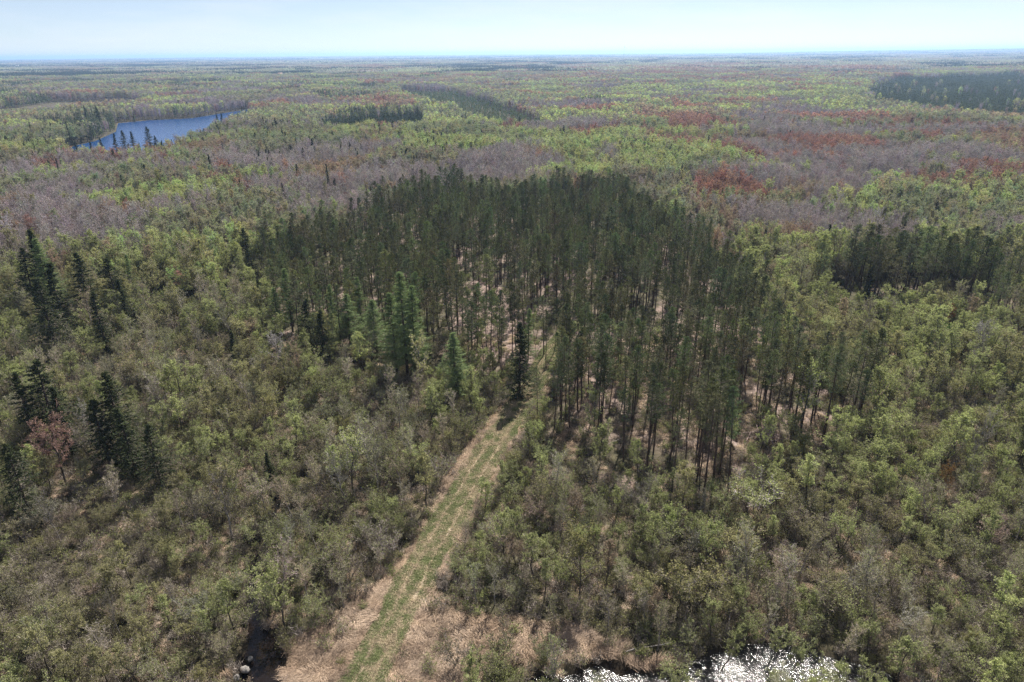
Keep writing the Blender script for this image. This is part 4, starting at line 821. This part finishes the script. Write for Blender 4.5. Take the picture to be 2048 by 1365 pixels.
k_ = (np.abs(np.abs(ur) - .42) > .14) | (q_ < .12); q_, sr, ur = q_[k_], sr[k_], ur[k_]; q_ = rs.uniform(0, 1, len(q_))
i_ = np.clip((sr / .6).astype(int), 0, len(ss) - 1); a = cxs[i_] + nx_[i_] * ur * edge[i_]; b = cys[i_] + ny_[i_] * ur * edge[i_]
drf = .25 + .75 * 1.3 * np.exp(-((np.abs(ur) - .42) / .15) ** 2) + (fbm(a, b, 2.2, 91) - .5) * 1.5; drf = drf * np.interp(sr, [0, 35, 60, 85, 110, 125, 200], [1.3, 1.05, 1.35, 1.15, .6, .15, .1])
isd = q_ < np.clip(drf, 0, 1); ti = np.where(isd[:, None], np.array([.46, .37, .26]), np.array([.20, .222, .105])) * rs.uniform(.65, 1.25, (len(a), 1))
s = rs.uniform(.6, 1.2, len(a)); mass('lane_grass', gt, a, b, a * 0 + .3, np.stack([0 * a, 0 * a, rs.uniform(0, 6.28, len(a))], -1), np.stack([s, s, s], -1), rs.randint(0, 2, len(a)), ti, ti, 'short green and straw grass growing on the lane', 'grass')

# ------------------------------------------------------------------ single small things
def solid(name, mb, mat, parent=None):
    o_ = bpy.data.objects.new(name, mb.mesh(name, [mat])); COL.objects.link(o_); o_.parent = parent; return o_
def empty(name, loc, label, cat, group=None):
    e_ = bpy.data.objects.new(name, None); COL.objects.link(e_); e_.location = loc; return tag(e_, label, cat, group)
STEEL = bark_mat('grey_steel', (.10, .10, .11), (.16, .16, .17), .1)
WPAINT = bark_mat('white_siding', (.62, .60, .57), (.72, .70, .67), .3)
TANM = bark_mat('tan_siding', (.36, .25, .18), (.42, .30, .22), .3)
ROOFM = bark_mat('weathered_roof', (.30, .20, .16), (.38, .26, .21), .3)
DARKM = bark_mat('dark_glass', (.02, .022, .026), (.03, .033, .04), .3)
ROCK = bark_mat('pale_rock', (.14, .13, .12), (.30, .28, .26), 2.5)
# radio mast
mp = at(1247, 123); mx_, my_ = mp[0], mp[1]
ma = empty('radio_mast', (mx_, my_, -1), 'tall thin lattice radio mast on the far horizon', 'mast')
for k_ in range(6):
    b_ = MB(); zz0, zz1 = k_ * 20., k_ * 20. + 20
    c3 = [np.array([math.cos(q) * 1.1, math.sin(q) * 1.1, 0]) for q in (0, 2.094, 4.189)]
    for i_ in range(3):
        prisms(b_, c3[i_] + [0, 0, zz0], c3[i_] + [0, 0, zz1], .22, .22, 4, 0)
        for h_ in range(5): prisms(b_, c3[i_] + [0, 0, zz0 + h_ * 4], c3[(i_ + 1) % 3] + [0, 0, zz0 + h_ * 4 + 4], .1, .1, 3, 0)
    solid('tower_section', b_, STEEL, ma)
b_ = MB(); prisms(b_, [[0, 0, 120]], [[0, 0, 128]], .25, .1, 5, 0); solid('antenna', b_, STEEL, ma)
for q in (0.5, 2.6, 4.7):
    for h_ in (60, 115):
        b_ = MB(); prisms(b_, [[0, 0, h_]], [[math.cos(q) * 70, math.sin(q) * 70, 0]], .04, .04, 3, 0); solid('guy_wire', b_, STEEL, ma)
# far buildings
def building(name, px_, py_, W_, D_, H_, rh, wall, roof, label, cat, nwin):
    c_ = at(px_, py_); e_ = empty(name, (c_[0], c_[1], 0), label, cat); b_ = MB()
    w_, d_ = W_ / 2, D_ / 2
    V = np.array([[-w_, -d_, 0], [w_, -d_, 0], [w_, d_, 0], [-w_, d_, 0], [-w_, -d_, H_], [w_, -d_, H_], [w_, d_, H_], [-w_, d_, H_], [-w_, 0, H_ + rh], [w_, 0, H_ + rh]])
    b_.add(V, [(0, 1, 5), (0, 5, 4), (1, 2, 6), (1, 6, 5), (2, 3, 7), (2, 7, 6), (3, 0, 4), (3, 4, 7), (4, 7, 8), (5, 9, 6)], 0); solid('wall', b_, wall, e_)
    b_ = MB(); o_ = .6; V = []
    for zt in (.05, .35): V += [[-w_ - o_, -d_ - o_, H_ - .2 + zt], [w_ + o_, -d_ - o_, H_ - .2 + zt], [w_ + o_, 0, H_ + rh + zt], [-w_ - o_, 0, H_ + rh + zt], [-w_ - o_, d_ + o_, H_ - .2 + zt], [w_ + o_, d_ + o_, H_ - .2 + zt]]
    F = []
    for q in ((0, 1, 2, 3), (3, 2, 5, 4)): F += [(q[0] + 6, q[1] + 6, q[2] + 6), (q[0] + 6, q[2] + 6, q[3] + 6), (q[2], q[1], q[0]), (q[3], q[2], q[0])]
    F += [(0, 1, 7), (0, 7, 6), (4, 10, 11), (4, 11, 5), (0, 6, 9), (0, 9, 3), (3, 9, 10), (3, 10, 4), (1, 2, 8), (1, 8, 7), (2, 5, 11), (2, 11, 8)]
    b_.add(V, F, 0); solid('roof', b_, roof, e_)
    for i_ in range(nwin):
        xw = -w_ + W_ * (i_ + .5) / nwin; b_ = MB(); V = np.array([[xw + sx * .7, -d_ - sy, H_ * .5 + sz * .7] for sy in (.06, 0) for sx, sz in ((-1, -1), (1, -1), (1, 1), (-1, 1))])
        b_.add(V, [(0, 1, 2), (0, 2, 3), (0, 4, 5), (0, 5, 1), (1, 5, 6), (1, 6, 2), (2, 6, 7), (2, 7, 3), (3, 7, 4), (3, 4, 0)], 0); solid('window', b_, DARKM, e_)
building('barn', 299, 147, 38, 16, 12, 6, TANM, ROOFM, 'long low tan-roofed barn far away above the lake', 'barn', 4)
building('farmhouse', 36, 137, 22, 14, 14, 7, WPAINT, WPAINT, 'tiny white farmhouse far away near the left horizon', 'house', 3)
building('house', 562, 158, 14, 10, 13, 5, WPAINT, ROOFM, 'tiny pale house among far trees right of the lake', 'house', 2)
# brush pile, boulder, logs
rs = RS(4242)
c_ = at(1530, 880); e_ = empty('brush_pile', (c_[0], c_[1], 0), 'pinkish pile of cut branches at the foot of a lone pine', 'brush pile')
DRYW = bark_mat('dry_branches', (.26, .19, .17), (.46, .36, .33), 2.)
for k_ in range(60):
    b_ = MB(); m_ = rs.normal(size=3) * [2.2, 1.3, .1] + [0, 0, .35 + rs.uniform(0, 1.1)]; d_ = norm(rs.normal(size=3) * [1, 1, .25]); l_ = rs.uniform(1, 2.4)
    prisms(b_, [m_ - d_ * l_], [m_ + d_ * l_], .07, .03, 4, 0)
    for h_ in range(5):
        q_ = m_ + d_ * l_ * rs.uniform(-.3, .9); prisms(b_, [q_], [q_ + norm(d_ + rs.normal(size=3) * .6) * rs.uniform(.5, 1.1)], .03, .01, 3, 0)
    solid('branch', b_, DRYW, e_)
def rock(px_, py_, r_, seed, label):
    q_ = RS(seed); n_, m_ = 12, 8; th = np.linspace(0, 2 * math.pi, n_, endpoint=False); ph = np.linspace(.06, math.pi - .06, m_)
    T_, P2 = np.meshgrid(th, ph); rad = r_ * (1 + (q_.uniform(size=T_.shape) - .5) * .3)
    V = np.stack([np.cos(T_) * np.sin(P2) * rad * 1.3, np.sin(T_) * np.sin(P2) * rad * .9, np.cos(P2) * rad * .65], -1).reshape(-1, 3); F = []
    for a_ in range(m_ - 1):
        for b2 in range(n_):
            i_, j_ = a_ * n_ + b2, a_ * n_ + (b2 + 1) % n_; F += [(i_, i_ + n_, j_ + n_), (i_, j_ + n_, j_)]
    F += [(0, i_, i_ + 1) for i_ in range(1, n_ - 1)] + [((m_ - 1) * n_, (m_ - 1) * n_ + i_ + 1, (m_ - 1) * n_ + i_) for i_ in range(1, n_ - 1)]
    b_ = MB(); b_.add(V, F, 0); o_ = solid('boulder', b_, ROCK); p_ = at(px_, py_); o_.location = (p_[0], p_[1], .0); o_.rotation_euler = (0, 0, q_.uniform(0, 3)); tag(o_, label, 'boulder', 'boulders on the pool bank')
rock(490, 1340, .55, 1, 'largest pale boulder on the left bank of the black pool'); rock(472, 1358, .5, 2, 'smaller boulder below the largest one by the pool'); rock(500, 1318, .35, 3, 'small round stone above the largest boulder by the pool')
for px_, py_, le, az, lab in ((700, 1070, 7, .3, 'bleached fallen trunk lying in the brown brush left of the lane'), (610, 1120, 6, -.35, 'thin fallen trunk beside the hidden brook'), (1440, 1270, 4, 2.3, 'pale broken pole leaning out above the creek'), (1455, 1268, 3, 1.2, 'short broken pole crossing the one above the creek'),
                              (1250, 1310, 6, .1, 'fallen branch lying along the creek bank'), (880, 640, 6, .9, 'dark fallen pine log in the stand\'s clearing'), (905, 652, 4.5, 2.6, 'short pale log beside the dark one in the clearing'), (1200, 900, 5, .5, 'grey log under the bushes at the stand\'s front'), (395, 1062, 3.5, 2.9, 'broken pale limb at the forked grey tree\'s foot')):
    p_ = at(px_, py_); b_ = MB(); d_ = np.array([math.cos(az), math.sin(az), .12 if 'leaning' not in lab else .5]); k_ = np.linspace(0, 1, 5)[:, None]; pp = d_ * le * k_ + rs.normal(size=(5, 3)) * .08
    prisms(b_, pp[:-1], pp[1:], .09 * (1 - .8 * k_[:-1, 0]), .09 * (1 - .8 * k_[1:, 0]), 6, 0)
    e_ = empty('fallen_log', (p_[0], p_[1], .55), lab, 'log', 'fallen wood on the ground'); solid('trunk', b_, WBARK, e_)
    for h_ in range(5):
        b_ = MB(); q_ = pp[2] * .4 + d_ * le * rs.uniform(.25, .8); prisms(b_, [q_], [q_ + norm(d_ + rs.normal(size=3) * .8 + [0, 0, .4]) * rs.uniform(.5, 1.4)], .035, .01, 3, 0); solid('branch', b_, WBARK, e_)

# ------------------------------------------------------------------ haze
hm, t = new_mat('haze_air'); out = N(t, 'ShaderNodeOutputMaterial'); pv = N(t, 'ShaderNodeVolumePrincipled')
pv.inputs['Color'].default_value = (.42, .64, 1.0, 1); pv.inputs['Density'].default_value = HAZE; pv.inputs['Anisotropy'].default_value = .45
t.links.new(pv.outputs[0], out.inputs['Volume'])
x0, x1, y0, y1, z0, z1 = -60000, 60000, -9000, 70000, -45., 130.
hb = bpy.data.meshes.new('haze'); hb.from_pydata([(x_, y_, z_) for z_ in (z0, z1) for x_, y_ in ((x0, y0), (x1, y0), (x1, y1), (x0, y1))], [], [(3, 2, 1, 0), (4, 5, 6, 7), (0, 1, 5, 4), (1, 2, 6, 5), (2, 3, 7, 6), (3, 0, 4, 7)])
hb.materials.append(hm); ho = bpy.data.objects.new('haze', hb); COL.objects.link(ho); tag(ho, 'thin blue haze over the whole forest', 'haze', kind='stuff')
